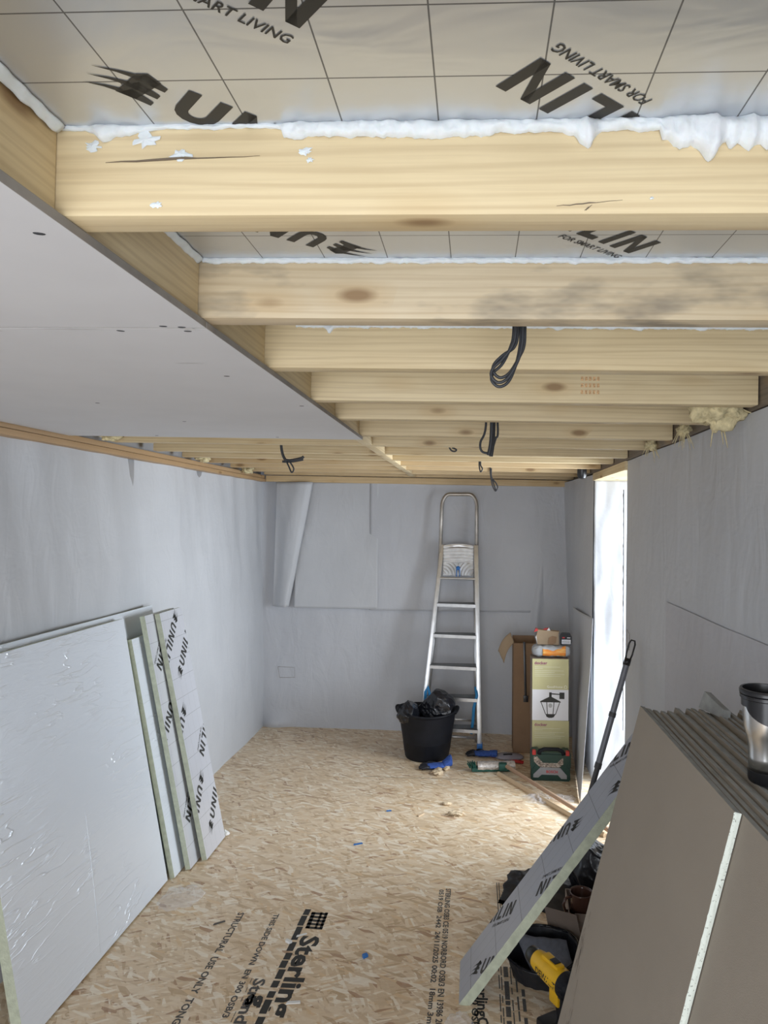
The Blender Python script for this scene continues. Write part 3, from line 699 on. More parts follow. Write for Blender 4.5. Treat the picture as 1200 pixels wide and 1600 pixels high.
# ------------------------------------------------------------------ left stack of insulation boards
def lean_board(xb, xt, zt, y0, y1, th, face, label, thick_grid=None):
    """front face bottom edge at xb, its top edge at (xt, zt); runs y0..y1"""
    u = Vector((xt - xb, 0, zt)); H = u.length; u.normalize()
    T = frame((xb, y0, th * abs(u.x) + 0.001), (0, 1, 0), u)
    t = thing('insulation_board', label, 'insulation board', group='insulation boards leaning on left wall', mat4=T)
    L = y1 - y0; nx = max(2, int(L / .03)); ny = 40
    mb = MB(); mb.box((0, 0, -th), (L, H, 0), [0, 1, 0, 0, 0, 0]); obj('board', mb, ['pir', face], t)
    return t, L, H
lean_board(-1.464, -1.695, 1.235, 2.30, 3.55, .018, 'foil_white', 'white board at the back of left stack, only its top edge shows')
t, L, H = lean_board(-1.422, -1.650, 1.215, 2.145, 3.17, .036, 'foil_white', 'largest white foil insulation board, creased, nearest in left stack')
# long scratches and pressed creases
rr = random.Random(5)
mb = MB()
def crease(pts, r): mb.tube(pts, [r * (.25 + .75 * sin(pi * k / (len(pts) - 1))) for k in range(len(pts))], 6, flat=.5, up=(0, 0, 1))
crease([(.45 + .10 * k / 8 - .05 * (k / 8) ** 2, .30 - .28 * (1 - k / 8) ** 2 * 1 + .25 * (k / 8), .0) for k in range(9)], .003)
o = obj('long_crease', mb, 'foil_white', t, smooth='all')
t, L, H = lean_board(-1.400, -1.622, 1.115, 3.195, 3.55, .024, 'foil_white', 'narrow shorter insulation board just behind the large white one')
t, L, H = lean_board(-1.358, -1.600, 1.215, 3.277, 3.60, .025, 'foil_left', 'narrow insulation board in middle of left stack, printed foil')
c = (0.002, 0.002, L - .002, H - .002)
for ox, oy in ((.197, 1.17), (.092, .80), (.207, .41)): brand(t, (ox, oy, 0), 227, .053, c, .0006, 1)
t, L, H = lean_board(-1.315, -1.570, 1.215, 3.372, 3.625, .026, 'foil_left', 'rightmost insulation board of left stack, printed grid foil')
c = (0.002, 0.002, L - .002, H - .002)
for ox, oy, a in ((.150, .935, 47), (.160, .130, 47), (.315, .68, 227), (.012, .724, 227), (.115, 1.19, 227), (.060, .36, 227)): brand(t, (ox, oy, 0), a, .055, c, .0006, 1)

# ------------------------------------------------------------------ insulation strip leaning over to the right
u = Vector((1, 0, 1.37)).normalized(); th = 0.034
T = frame((-0.046 + 0.0, 2.440, 0.002), u, (0, 1, 0)); T = T @ Matrix.Translation((0, 0, 0))
t = thing('insulation_strip', 'narrow foil insulation offcut leaning diagonally across the right side', 'insulation board', mat4=T)
LS, WS = 1.17, 0.238
mb = MB()
def wob(x): return .0025 * nz(x * 22, 3)
nseg = 60; vs = []; fs = []; ms = []
for k in range(nseg + 1):
    x = LS * k / nseg; e = .0022 * nz(x * 30, 5); vs += [(x + (th * .0 if k else 0), 0 + e, 0), (x, WS, 0), (x, WS, -th), (x + (th * .55 if k == 0 else 0), e * 1.6, -th)]
for k in range(nseg):
    a = 4 * k; b2 = a + 4
    fs += [(a, b2, b2 + 1, a + 1), (a + 1, b2 + 1, b2 + 2, a + 2), (a + 2, b2 + 2, b2 + 3, a + 3), (a + 3, b2 + 3, b2, a)]; ms += [1, 0, 1, 0]
fs += [(0, 1, 2, 3), (4 * nseg + 3, 4 * nseg + 2, 4 * nseg + 1, 4 * nseg)]; ms += [0, 0]
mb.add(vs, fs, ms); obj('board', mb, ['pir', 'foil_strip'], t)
c = (0.002, 0.002, LS, WS - .002); hS = 0.056
# reading direction: along strip, then toward the viewer
def smark(s0, d0, ang): brand(t, (s0, d0 - 2.44, 0), ang, hS, c, .0006, 1)
for q in ((.117, 2.459, -42), (.124, 2.731, -42), (.708, 2.628, 138), (.687, 2.342, 138), (.942, 2.447, -42), (.867, 2.754, -42)): smark(*q)

# ------------------------------------------------------------------ plasterboard stack leaning on the right wall
u = Vector((0.302, 0, 1.2)); HB = u.length; u.normalize()
rr = random.Random(11)
x = 0.140; k = 0
tb = 0.0125; pitch = tb / u.z
BW = []
while x + 0.302 < XR - 0.022:
    near = rr.uniform(-0.62, -0.45); far = rr.choice([1.86, 1.87, 1.875, 1.88, 1.85, 1.84]) + rr.uniform(-.008, .008)
    dz = rr.uniform(-0.006, 0.005)
    if k == 0: near, far, dz = 1.203, 1.873, 0.004
    if k == 1: near, far, dz = -0.5, 1.868, 0.0
    if k in (5,): dz = -.006
    T = frame((x, far, 0.0145 * u.x + 0.001 + (dz if dz > 0 else 0)), (0, -1, 0), u)
    L = far - near
    if k == 0: lab = 'front brown plasterboard of the right stack, cut end showing white gypsum'
    elif k == 1: lab = 'second plasterboard in the right stack, right behind the cut one'
    else: lab = None
    mb = MB(); hh = HB + (dz if dz < 0 else 0)
    mb.bevbox((0, 0, -tb), (L, hh, 0), .0009)
    o = obj('plasterboard', mb, ['stack_face', 'stack_edge', 'gypsum'], smooth=False); o.matrix_local = T
    for p in o.data.polygons:
        if abs(p.normal.x) > .7: p.material_index = 2
        elif abs(p.normal.z) < .9: p.material_index = 1
    BW.append((o, k)); x += pitch + (rr.choice([0.0012, 0.0016, 0.0022, 0.0045]) if k else .0012); k += 1
NW = ['', '', 'third', 'fourth', 'fifth', 'sixth', 'seventh', 'eighth', 'ninth', 'tenth', 'eleventh', 'twelfth']
nb = len(BW)
for o, k in BW:
    if k == 0: lab = 'front brown plasterboard of right stack, ending in a white cut edge'
    elif k == 1: lab = 'second plasterboard of right stack, directly behind the cut front one'
    elif k < 12: lab = 'plasterboard on edge in right stack, %s from its front' % NW[k]
    else:
        j = nb - 1 - k
        lab = 'plasterboard on edge in right stack, %s' % ('closest to the wall' if j == 0 else '%s from the wall side' % ['', 'second', 'third', 'fourth', 'fifth', 'sixth', 'seventh', 'eighth', 'ninth', 'tenth', 'eleventh', 'twelfth', 'thirteenth'][j])
    tag(o, lab, 'plasterboard', 'plasterboards stacked on the right')
front = BW[0][0]
# rough gypsum core along the near cut end
mb = MB(); n = 150; L = 1.873 - 1.203
def core(uu, v):
    y = HB * uu * .998 + .001; e = .0016 * nz(y * 40, 2) + .001 * nz(y * 150, 5)
    return (L + .0012 + .0014 * nz(y * 70, v * 9, 1) - .003 * abs(v - .5), y, -tb * .02 - tb * .96 * v + (e if v < .3 else 0))
mb.grid(core, n, 5); obj('cut_end', mb, 'gypsum', front, smooth='all')
# scuffs on the paper face
mb = MB(); rs = random.Random(3)
for k in range(60):
    cx, cy = rs.choice([(.035, .60), (.085, .43), (.105, .37)]); x0 = cx + rs.gauss(0, .010); y0 = cy + rs.gauss(0, .045); ln = rs.uniform(.008, .045); w = rs.uniform(.0006, .0020)
    a = radians(100 + rs.uniform(-6, 6)); dx, dy = cos(a), sin(a)
    x0 = max(x0, .006)
    mb.add([(x0 - dy * w, y0 + dx * w, .0005), (x0 + dy * w, y0 - dx * w, .0005), (x0 + dy * w * .3 - dx * ln, y0 - dx * w - dy * ln, .0005), (x0 - dy * w * .3 - dx * ln, y0 + dx * w - dy * ln, .0005)], [(0, 1, 2, 3)])
obj('scuff_mark', mb, simple('scuff_brown', (0.15, 0.12, 0.10), .9, 0, .2, 200), front)
# raised offcut at the back of the stack
mb = MB(); mb.bevbox((0, 0, -.012), (.12, .05, .0), .001)
mb = MB(); mb.prism([(0, 0), (.11, 0), (.105, .022), (.07, .030), (.01, .046)], -.020, 0)
o = tag(obj('plasterboard_offcut', mb, 'stack_edge'), 'small raised plasterboard offcut lying on top of the right stack', 'plasterboard')
o.matrix_local = frame((0.598, 1.885, 1.2045), (0.25, -1, 0), (0.25, 0, 1))

# ------------------------------------------------------------------ travel mug on the stack
t = thing('travel_mug', 'steel travel mug with black rim and handle on plasterboard stack', 'mug', (0.556, 1.355, 1.2055), radians(0)); t.scale = (.95, .95, .95)
mb = MB(); mb.lathe([(0, .022), (.0335, .022), (.0325, .05), (.034, .075), (.0385, .095), (.0425, .112), (.0438, .135), (.0448, .165)], 48)
obj('steel_body', mb, 'steel', t, smooth='all')
mb = MB(); mb.lathe([(0, 0), (.031, 0), (.0338, .004), (.0345, .024), (.033, .0245)], 48); obj('base_ring', mb, 'black_plastic', t, smooth=True)
mb = MB()
def coll(uu, v):
    a = uu * 2 * pi; dip = .034 * max(0, cos(a + 1.25)) ** .6 if cos(a + 1.25) > 0 else 0
    z0 = .152 - dip; z = z0 + (.168 - z0) * v; r = .0455 + .0012
    return (r * cos(a), r * sin(a), z)
mb.grid(coll, 64, 4)
mb.lathe([(.0467, .166), (.0495, .168), (.0495, .174), (.0480, .175), (.0502, .177), (.0505, .183), (.0485, .186), (.0445, .186), (.0435, .182), (.0425, .15), (0, .149)], 48)
obj('rim', mb, 'black_plastic', t, smooth=True)
mb = MB(); P = [(.046, 0, .165), (.062, 0, .166), (.072, 0, .155), (.0745, 0, .12), (.072, 0, .085), (.066, 0, .072)]
R = Matrix.Rotation(radians(-82), 3, 'Z'); mb.tube([R @ Vector(p) for p in P], .0075, 10, flat=.7)
obj('handle', mb, 'black_plastic', t, smooth='all')

# ------------------------------------------------------------------ step ladder against the back wall
t = thing('step_ladder', 'folded aluminium step ladder leaning on the grey back wall', 'ladder', (-0.18, 5.16, 0))
O = Vector((-0.18, 5.16, 0))
def st(side, z):   # stile centre line
    k = z / 1.25
    xr = 0.045 - 0.030 * k if side > 0 else -0.405 + 0.125 * k
    y = (5.14 if side > 0 else 5.19) + 0.168 * z
    return Vector((xr, y, z)) - O
for s in (-1, 1):
    mb = MB(); mb.bar(st(s, .012), st(s, 1.50), .034, .050, up=(0, 1, .2)); stile = obj('stile', mb, 'alu', t, smooth=True)
    mb = MB(); mb.bevbox(tuple(st(s, 0) - Vector((.021, .030, 0))), tuple(st(s, 0) + Vector((.021, .030, .05))), .005); obj('foot', mb, 'blue_plastic', stile, smooth=True)
for z in (.125, .345, .57, .80, 1.03, 1.245):
    a, b = st(-1, z), st(1, z); mb = MB(); f = Vector((0, -.042, 0)); bk = Vector((0, .040, .0)); h1 = Vector((0, 0, .024))
    w = z == 1.245
    for q in (0,):
        A, B = a + Vector((.012, 0, 0)), b - Vector((.012, 0, 0))
        if w: mb.tube([A + f * .6, B + f * .6], .010, 10)
        else:
            mb.add([A + f, B + f, B + bk, A + bk, A + f + h1, B + f + h1, B + bk + h1, A + bk + h1], [(0, 3, 2, 1), (4, 5, 6, 7), (0, 1, 5, 4), (1, 2, 6, 5), (2, 3, 7, 6), (3, 0, 4, 7)])
            for g in range(5):
                yy = f.y + .008 + g * .015; mb.bevbox((A.x, A.y + yy, A.z + .024), (B.x, A.y + yy + .006, A.z + .028), .001, 1)
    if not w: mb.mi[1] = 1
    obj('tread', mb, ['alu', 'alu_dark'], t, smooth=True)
# hand rail hoop
mb = MB(); P = []
a0, b0 = st(-1, 1.30), st(1, 1.30); top = 1.905
yt = lambda z: .168 * z
AL = Vector((-.262, 5.45, 1.80)) - O; BR = Vector((.013, 5.445, 1.80)) - O
P += [a0, AL]
for k in range(1, 7):
    a = k / 6 * pi / 2; P.append(Vector((AL.x + .06 * (1 - cos(a)), AL.y + .012 * sin(a), AL.z + .10 * sin(a))))
for k in range(0, 6):
    a = k / 6 * pi / 2; P.append(Vector((BR.x - .06 * (1 - sin(a)), BR.y + .012 * cos(a), BR.z + .10 * cos(a))))
P += [BR, b0]
mb.tube(P, .0145, 10); obj('hand_rail', mb, 'alu_worn', t, smooth='all')
# folded platform: ribbed plate
mb = MB(); pw, ph = .235, .235
def plate(uu, v):
    x = (uu - .5) * pw; zz = v * ph + (.012 * (1 - (2 * uu - 1) ** 2) if v > .98 else 0)
    if v > .42: r = .005 * sin((v * ph + .010 * (2 * uu - 1) ** 2) * 2 * pi / .026)
    else:
        d = sqrt((abs(uu - .5) * pw - .13) ** 2 + (v * ph) ** 2); r = .0045 * sin(d * 2 * pi / .024)
    return (x, -r, zz)
mb.grid(plate, 90, 110)
o = solid(obj('platform', mb, 'alu', t, smooth='all'), .003); o.matrix_local = Matrix.Translation(Vector((-.128, 5.375, 1.265)) - O) @ Matrix.Rotation(radians(-9), 4, 'X')
mb = MB(); mb.tube([(-.012, -.012, 0), (-.012, -.02, .05), (-.008, -.022, .066), (.008, -.022, .066), (.012, -.02, .05), (.012, -.012, 0)], .004, 8); mb.lathe([(0, .0), (.016, 0), (.016, .014), (0, .014)], 16, T=Matrix.Translation((0, -.012, .066)) @ Matrix.Rotation(pi / 2, 4, 'X'))
obj('catch', mb, 'blue_plastic', t, smooth='all', loc=Vector((-.128, 5.36, 1.26)) - O)
# rear frame, folded close behind
mb = MB()
RL = [Vector((-.375, 5.30, .02)) - O, Vector((-.27, 5.43, 1.30)) - O]; RR = [Vector((.020, 5.25, .02)) - O, Vector((.0, 5.42, 1.30)) - O]
mb.tube(RL, .012, 8); mb.tube(RR, .012, 8)
for z in (.03, .16): mb.tube([RL[0].lerp(RL[1], z / 1.3), RR[0].lerp(RR[1], z / 1.3)], .011, 8)
obj('rear_frame', mb, 'alu', t, smooth='all')
for s in (-1, 1):
    mb = MB(); b = Vector((.012 if s > 0 else -.365, 5.20, .45)) - O
    P = [b, b + Vector((.01 * s, -.03, -.06)), b + Vector((-.012, -.035, -.15)), b + Vector((-.018, -.03, -.25)), b + Vector((-.03, -.015, -.35))]
    if s < 0: P = [b + Vector((0, -.02, -.14)), b + Vector((.004, -.03, -.04)), b + Vector((.022, -.03, .0)), b + Vector((.034, -.03, -.05)), b + Vector((.036, -.03, -.13))]
    mb.tube(P, .011, 8, flat=.25, up=(0, 1, 0)); obj('strap', mb, 'blue_strap', t, smooth='all')

# ------------------------------------------------------------------ crumpled heaps
def heap(name, c, rx, ry, h, mat, seed, label=None, cat=None, parent=None, sharp=.5, n=70, squash=1.0, edge=.25, poly=None):
    mb = MB()
    def f(uu, v):
        a = uu * 2 * pi; rad = v
        e = 1 + edge * nz(cos(a) * 1.3 + seed, sin(a) * 1.3, seed) + edge * .5 * nz(cos(a) * 4 + seed, sin(a) * 4)
        if poly: e = poly(a)
        x = rx * rad * e * cos(a); y = ry * rad * e * sin(a)
        q = abs(nz(x * 9 / max(rx, .1) * .25 + seed, y * 9 / max(ry, .1) * .25)) * 1.6; q2 = abs(nz(x * 30 + seed, y * 30, 3)); q3 = abs(nz(x * 75, y * 75, seed))
        env = (1 - rad ** 2.2) ** .6 if rad < 1 else 0
        z = h * env * (1 - sharp * q - sharp * .35 * q2) + .012 * (1 - q2) * (rad < .97) * env ** .3 - .004 * q3
        return (x, y, max(z, .001) if rad < 1 else .001)
    mb.grid(f, n * 2, n // 2)
    o = obj(name, mb, mat, parent, smooth='all', loc=c)
    if label: tag(o, label, cat)
    return o

# ------------------------------------------------------------------ black rubble tub
t = thing('rubble_tub', 'black flexible rubber tub standing before the ladder', 'tub', (-0.335, 4.985, 0))
mb = MB(); mb.lathe([(0, .004), (.146, .004), (.152, .0), (.158, .012), (.170, .10), (.185, .20), (.201, .31), (.206, .325), (.215, .328), (.216, .336), (.205, .340), (.198, .334), (.165, .05), (.15, .02), (0, .018)], 64)
for v_ in range(len(mb.v)):
    x, y, z = mb.v[v_]; k = z / .34; mb.v[v_] = (x * (1 + .02 * k), y * (1 - .03 * k), z + .008 * k * cos(2 * atan2(y, x)) - .003 * k * x / .2)
obj('tub_shell', mb, 'black_rubber', t, smooth='all')
for a in (pi * .03, pi * .97):
    mb = MB(); P = []
    for q in range(9):
        b = -.45 + .9 * q / 8; P.append((cos(a + b * .9) * (.212 + .012 * cos(b * 3)), sin(a + b * .9) * .205, .325 + .022 * cos(b / .45 * pi / 2)))
    mb.tube(P, .009, 8); obj('handle', mb, 'black_rubber', t, smooth='all')
def crumple(name, c, r, seed, mat, label, cat, scale=(1, 1, 1), planes=26, rough=.5, parent=None, floor_z=None):
    rg = random.Random(seed); P = []
    for k in range(planes):
        z = rg.uniform(-1, 1); a = rg.uniform(0, 2 * pi); q = sqrt(1 - z * z); P.append((Vector((q * cos(a), q * sin(a), z)), rg.uniform(1 - rough, 1)))
    bm = bmesh.new(); bmesh.ops.create_icosphere(bm, subdivisions=6, radius=1)
    for v in bm.verts:
        d = v.co.normalized(); k = 1.35
        for nn, a in P:
            t_ = d.dot(nn)
            if t_ > .15: k = min(k, a / t_)
        k += -.12 * abs(nz(d.x * 3 + seed, d.y * 3, d.z * 3)) + .012 * nz(d.x * 11, d.y * 11 + seed, d.z * 11)
        v.co = Vector((d.x * k * r * scale[0], d.y * k * r * scale[1], d.z * k * r * scale[2]))
        if floor_z is not None: v.co.z = max(v.co.z, floor_z)
    mb = MB(); bm.verts.index_update(); mb.add([v.co for v in bm.verts], [[v.index for v in f.verts] for f in bm.faces]); bm.free()
    return tag(obj(name, mb, mat, parent, loc=c, smooth='all'), label, cat)
crumple('rubbish_bag', (-.280, 4.965, .330), .128, 3, 'black_film', 'crumpled black plastic bag, tall peak on right in the tub', 'bag', (.95, .80, .90), 10, .35)
crumple('rubbish_bag', (-.452, 4.965, .318), .090, 9, 'black_film', 'lower crumpled black plastic bag at left in the tub', 'bag', (.90, 1.2, .8), 10, .4)

# ------------------------------------------------------------------ printed lantern boxes
def lantern(parent, cx, z0, s, y):
    """flat printed picture of a wall lantern; s = metres per unit, drawn on the box front (x right, z up)"""
    T = frame((cx, y, z0), (1, 0, 0), (0, 0, 1)); ink = []
    P = lambda *p: ink.append(list(p))
    P((-.42, .66), (.42, .66), (.40, .70), (.05, .88), (-.05, .88), (-.40, .70))
    P((-.05, .86), (.05, .86), (.05, 1.06), (-.05, 1.06)); P((.0, .98), (.42, .96), (.42, 1.0), (.0, 1.03)); P((.36, .80), (.56, .80), (.56, 1.06), (.36, 1.06))
    P((-.36, .67), (-.39, .67), (-.20, .17), (-.17, .17)); P((.36, .67), (.39, .67), (.22, .17), (.19, .17)); P((-.16, .67), (-.13, .67), (-.10, .17), (-.13, .17)); P((.13, .67), (.16, .67), (.12, .17), (.09, .17))
    P((-.19, .19), (.21, .19), (.14, .07), (.06, .04), (-.06, .04), (-.15, .08))
    mo = mark(parent, ink, (0, 0, 0), (1, 0, 0), (0, 1, 0), s, None, 0, 'ink', 'printed_lantern_picture', 0); mo.matrix_local = T
    mo = mark(parent, [[(.08 * cos(k * pi / 6), .53 + .09 * sin(k * pi / 6)) for k in range(12)]], (0, 0, 0), (1, 0, 0), (0, 1, 0), s, None, 0, 'bulb_grey', 'printed_bulb', 0); mo.matrix_local = T
def ptxt(parent, s, x, z, y, h, mat, off=0.0, name='printed_lettering', wscale=1):
    f = text_faces(s, off); f = ([(a * wscale, b_) for a, b_ in f[0]], f[1])
    mo = mark(parent, [], (0, 0, 0), (1, 0, 0), (0, 1, 0), h, None, 0, mat, name, 0, f); mo.matrix_local = frame((x, y, z), (1, 0, 0), (0, 0, 1)); return mo
def lamp_box(loc, w, dp, h, label, rz=0):
    t = thing('lantern_box', label, 'box', loc, rz, 'boxed wall lanterns')
    mb = MB(); mb.bevbox((-w / 2, 0, 0), (w / 2, dp, h), .0015); o = obj('carton', mb, ['box_olive', 'cardboard_grey'], t)
    for p in o.data.polygons:
        if p.normal.y > -.5: p.material_index = 1
    y = -.0006; hw = h - .205
    mb = MB(); mb.add([(-w / 2 + .001, y, .001), (w / 2 - .001, y, .001), (w / 2 - .001, y, hw), (-w / 2 + .001, y, hw)], [(0, 1, 2, 3)]); obj('white_panel', mb, 'box_white', t)
    if hw > .1: lantern(t, 0.0, .012, (hw - .02) / 1.12, y - .0006)
    ptxt(t, 'docker', -w / 2 + .014, h - .037, y - .0004, .020, 'purple_ink', .02, wscale=1.05)
    mb = MB()
    for k, (dz, L) in enumerate(((.052, .70), (.062, .22), (.077, .80), (.088, .55), (.101, .82), (.113, .72))):
        mb.add([(-w / 2 + .016, y - .0004, h - dz), (-w / 2 + .016 + L * w, y - .0004, h - dz), (-w / 2 + .016 + L * w, y - .0004, h - dz - .0034), (-w / 2 + .016, y - .0004, h - dz - .0034)], [(3, 2, 1, 0)])
    obj('printed_small_text', mb, 'pale_ink', t)
    ptxt(t, 'GoodHome', w / 2 - .145, h - .193, y - .0004, .0150, 'white_ink', .012)
    hx = w / 2 - .030; hz = h - .194; hp = []
    for a, b_ in (((0, 0), (.018, 0)), ((.018, 0), (.018, .011)), ((.018, .011), (.009, .018)), ((.009, .018), (0, .011)), ((0, .011), (0, 0))):
        d = Vector((b_[0] - a[0], b_[1] - a[1])).normalized() * .0013; nn = Vector((-d.y, d.x)); hp.append([(a[0] + nn.x, a[1] + nn.y), (a[0] - nn.x, a[1] - nn.y), (b_[0] - nn.x, b_[1] - nn.y), (b_[0] + nn.x, b_[1] + nn.y)])
    mo = mark(t, hp, (0, 0, 0), (1, 0, 0), (0, 1, 0), 1, None, 0, 'white_ink', 'printed_house_symbol', 0); mo.matrix_local = frame((hx, y - .0004, hz), (1, 0, 0), (0, 0, 1))
    return t
lamp_box((.515, 4.690, 0), .246, .16, .356, 'lower olive lantern box, standing behind the green case')
lamp_box((.512, 4.685, .3575), .243, .165, .412, 'upper olive and white box printed with a black lantern', radians(.4))

# tall open cardboard box beside the lantern boxes
t = thing('cardboard_box', 'tall narrow open brown cardboard box with flap, behind lantern boxes', 'box', (0.37, 5.09, 0), 0)
mb = MB(); w, dp, h, q = .165, .17, .80, .004
mb.box((-w / 2, 0, 0), (w / 2, q, h)); mb.box((-w / 2, dp - q, 0), (w / 2, dp, h + .03)); mb.box((-w / 2, q, 0), (-w / 2 + q, dp - q, h + .015)); mb.box((w / 2 - q, q, 0), (w / 2, dp - q, h + .015)); mb.box((-w / 2 + q, q, 0), (w / 2 - q, dp - q, q))
obj('carton', mb, 'cardboard', t)
mb = MB()
def fl(uu, v):
    a = Vector((-.104, .03, .872)).lerp(Vector((-.079, .0, .805)), uu); b_ = Vector((-.192, .05, .735)).lerp(Vector((-.150, .01, .650)), uu)
    p = a.lerp(b_, v); p.x -= .012 * sin(pi * v); p.z += .010 * sin(pi * v) + .012 * nz(uu * 6, 2.2) * v; return tuple(p)
mb.grid(fl, 8, 12); solid(obj('flap', mb, 'cardboard_light', t, smooth='all'), .003)
mb = MB()
mb.grid(lambda uu, v: (-w / 2 + w * uu, -.004 - .05 * v, h + .002 + .008 * v), 4, 4); 
# flat black metal bar leaning on the box
mb = MB(); mb.bar((.374, 5.045, .40), (.364, 5.075, .81), .016, .007, up=(0, 1, 0)); mb.bevbox((.357, 5.036, .385), (.392, 5.052, .43), .002); mb.box((.356, 5.070, .8015), (.372, 5.10, .808))
tag(obj('metal_bar', mb, 'black_plastic', smooth=True), 'thin flat black bar hanging down front of the tall cardboard box', 'bar')

# things piled on the lantern box
mb = MB()
def pk(uu, v):
    a = uu * 2 * pi; r = (1 - abs(2 * v - 1) ** 6.0) ** .3
    x = (2 * v - 1) * .130; sp_ = lambda q: math.copysign(abs(q) ** .5, q); y = .055 * r * sp_(cos(a)) * (1 + .1 * nz(cos(a), v * 4)); z = .040 + .037 * r * sp_(sin(a)) + .008 * nz(cos(a) * 2, sin(a) * 2, v * 9)
    return (x + .004 * nz(a * 2, v * 8), y, max(.002, z))
mb.grid(pk, 40, 50)
t = thing('packet', 'clear plastic packet with orange label on the upper lantern box', 'packet', (.523, 4.765, .772))
o = obj('film_bag', mb, 'grey_film', t, smooth='all')
mb = MB()
def lb(uu, v):
    x = -.062 + .155 * uu; z = .010 + .058 * v - .020 * v * (1 - abs(2 * uu - .9)) + (.012 * v * uu)
    return (x, -.0605 + .003 * nz(uu * 5, v * 5) + .012 * (2 * v - 1) ** 2, z)
mb.grid(lb, 20, 10); solid(obj('orange_label', mb, 'orange_print', o, smooth='all'), .001)
t = thing('carton', 'torn brown cardboard carton with red corners atop the orange packet', 'carton', (.505, 4.79, .852), radians(-4))
mb = MB(); mb.prism([(-.072, 0), (.073, 0), (.070, .075), (.075, .088), (-.070, .100), (-.078, .06)], -.030, .030, T=Matrix.Rotation(pi / 2, 4, 'X')); obj('carton_body', mb, 'cardboard_light', t)
mb = MB(); mb.prism([(-.002, .004), (.030, .0), (.052, .012), (.058, .055), (.030, .060), (.006, .048)], .0305, .034, T=Matrix.Rotation(pi / 2, 4, 'X')); obj('torn_flap', mb, 'cardboard', t)
mb = MB(); mb.prism([(-.095, .083), (-.069, .092), (-.069, .104), (-.085, .106)], -.02, .0302, T=Matrix.Rotation(pi / 2, 4, 'X')); obj('red_corner', mb, 'red_plastic', t)
mb = MB(); mb.prism([(-.035, .098), (.005, .095), (.005, .108), (-.02, .106)], -.02, .01, T=Matrix.Rotation(pi / 2, 4, 'X')); obj('red_corner', mb, 'red_plastic', t)
mb = MB(); mb.prism([(-.012, .092), (.018, .090), (.006, .112)], .0, .02, T=Matrix.Rotation(pi / 2, 4, 'X')); obj('white_corner', mb, 'white_chip', t)
mb = MB(); mb.prism([(-.085, .05), (-.072, .0), (-.072, .07)], .0, .029, T=Matrix.Rotation(pi / 2, 4, 'X')); obj('white_corner', mb, 'white_chip', t)
t = thing('tape_measure', 'small black boxy tool with white label at right of carton', 'tape measure', (.622, 4.78, .852), radians(-3))
mb = MB(); mb.prism([(-.034, 0), (.036, 0), (.042, .02), (.042, .055), (.030, .078), (-.020, .080), (-.036, .066)], -.022, .022, T=Matrix.Rotation(pi / 2, 4, 'X')); bd = obj('body', mb, 'black_plastic', t)
mb = MB(); mb.box((-.026, -.0228, .006), (.034, -.0222, .036)); obj('white_label', mb, 'box_white', bd)
mb = MB(); mb.box((-.022, -.0234, .019), (.028, -.0228, .0225)); mb.box((-.018, -.0234, .010), (.03, -.0228, .0118)); mb.box((-.018, -.0234, .029), (.028, -.0228, .0305)); obj('printed_small_text', mb, 'ink_faded', t)
mb = MB(); mb.box((-.022, -.0228, .045), (-.006, -.0222, .053)); obj('red_badge', mb, 'red_plastic', bd); mb = MB(); mb.box((.010, -.0228, .046), (.032, -.0222, .051)); obj('white_stripe', mb, 'box_white', bd)

# ------------------------------------------------------------------ green tool case
t = thing('tool_case', 'dark green plastic drill bit case with red latches on floor', 'tool case', (.503, 4.565, 0), radians(-1.5))
FX = Matrix.Rotation(pi / 2, 4, 'X')
W2 = .130
def front_poly(pts, y0, y1): return [(x, z) for x, z in pts], y0, y1
mb = MB(); body = [(-.118, 0), (.118, 0), (.128, .012), (.124, .08), (.130, .095), (.130, .175), (.118, .192), (.085, .196), (.07, .185), (-.07, .185), (-.085, .196), (-.118, .192), (-.130, .175), (-.130, .095), (-.124, .08), (-.128, .012)]
mb.prism(body, -.075, 0, T=FX); obj('case_shell', mb, 'green_plastic', t)
def slab(name, pts, d0, d1, mat):
    mb = MB(); mb.prism(pts, d0, d1, T=FX); return obj(name, mb, mat, t)
slab('ridge', [(-.118, .010), (.118, .010), (.122, .07), (.095, .098), (.122, .125), (.120, .180), (.08, .182), (.066, .172), (-.066, .172), (-.08, .182), (-.120, .180), (-.122, .125), (-.095, .098), (-.122, .07)], 0, .006, 'green_plastic')
slab('clear_window', [(-.110, .158), (-.088, .158), (-.050, .118), (.040, .118), (.074, .152), (.080, .150), (.080, .112), (.052, .090), (-.070, .090), (-.108, .125)], .0062, .0085, 'case_bits')
slab('badge', [(-.112, .022), (-.080, .022), (-.058, .042), (.046, .042), (.068, .018), (.104, .018), (.104, .040), (.062, .088), (-.066, .088), (-.112, .042)], .0062, .0090, 'case_grey')
ptxt(t, 'BOSCH', -.030, .054, -.0096, .017, 'red_plastic', .03, wscale=.95)
mb = MB(); mb.tube([(-.080, -.035, .183), (-.072, -.035, .205), (-.045, -.035, .217), (.045, -.035, .217), (.072, -.035, .205), (.080, -.035, .183)], .013, 10); obj('handle', mb, 'black_rubber', t, smooth='all')
for s in (-1, 1):
    mb = MB(); mb.bevbox((s * .108 - .012, -.011, .168), (s * .108 + .012, .02, .196), .003); obj('latch', mb, 'red_plastic', t)

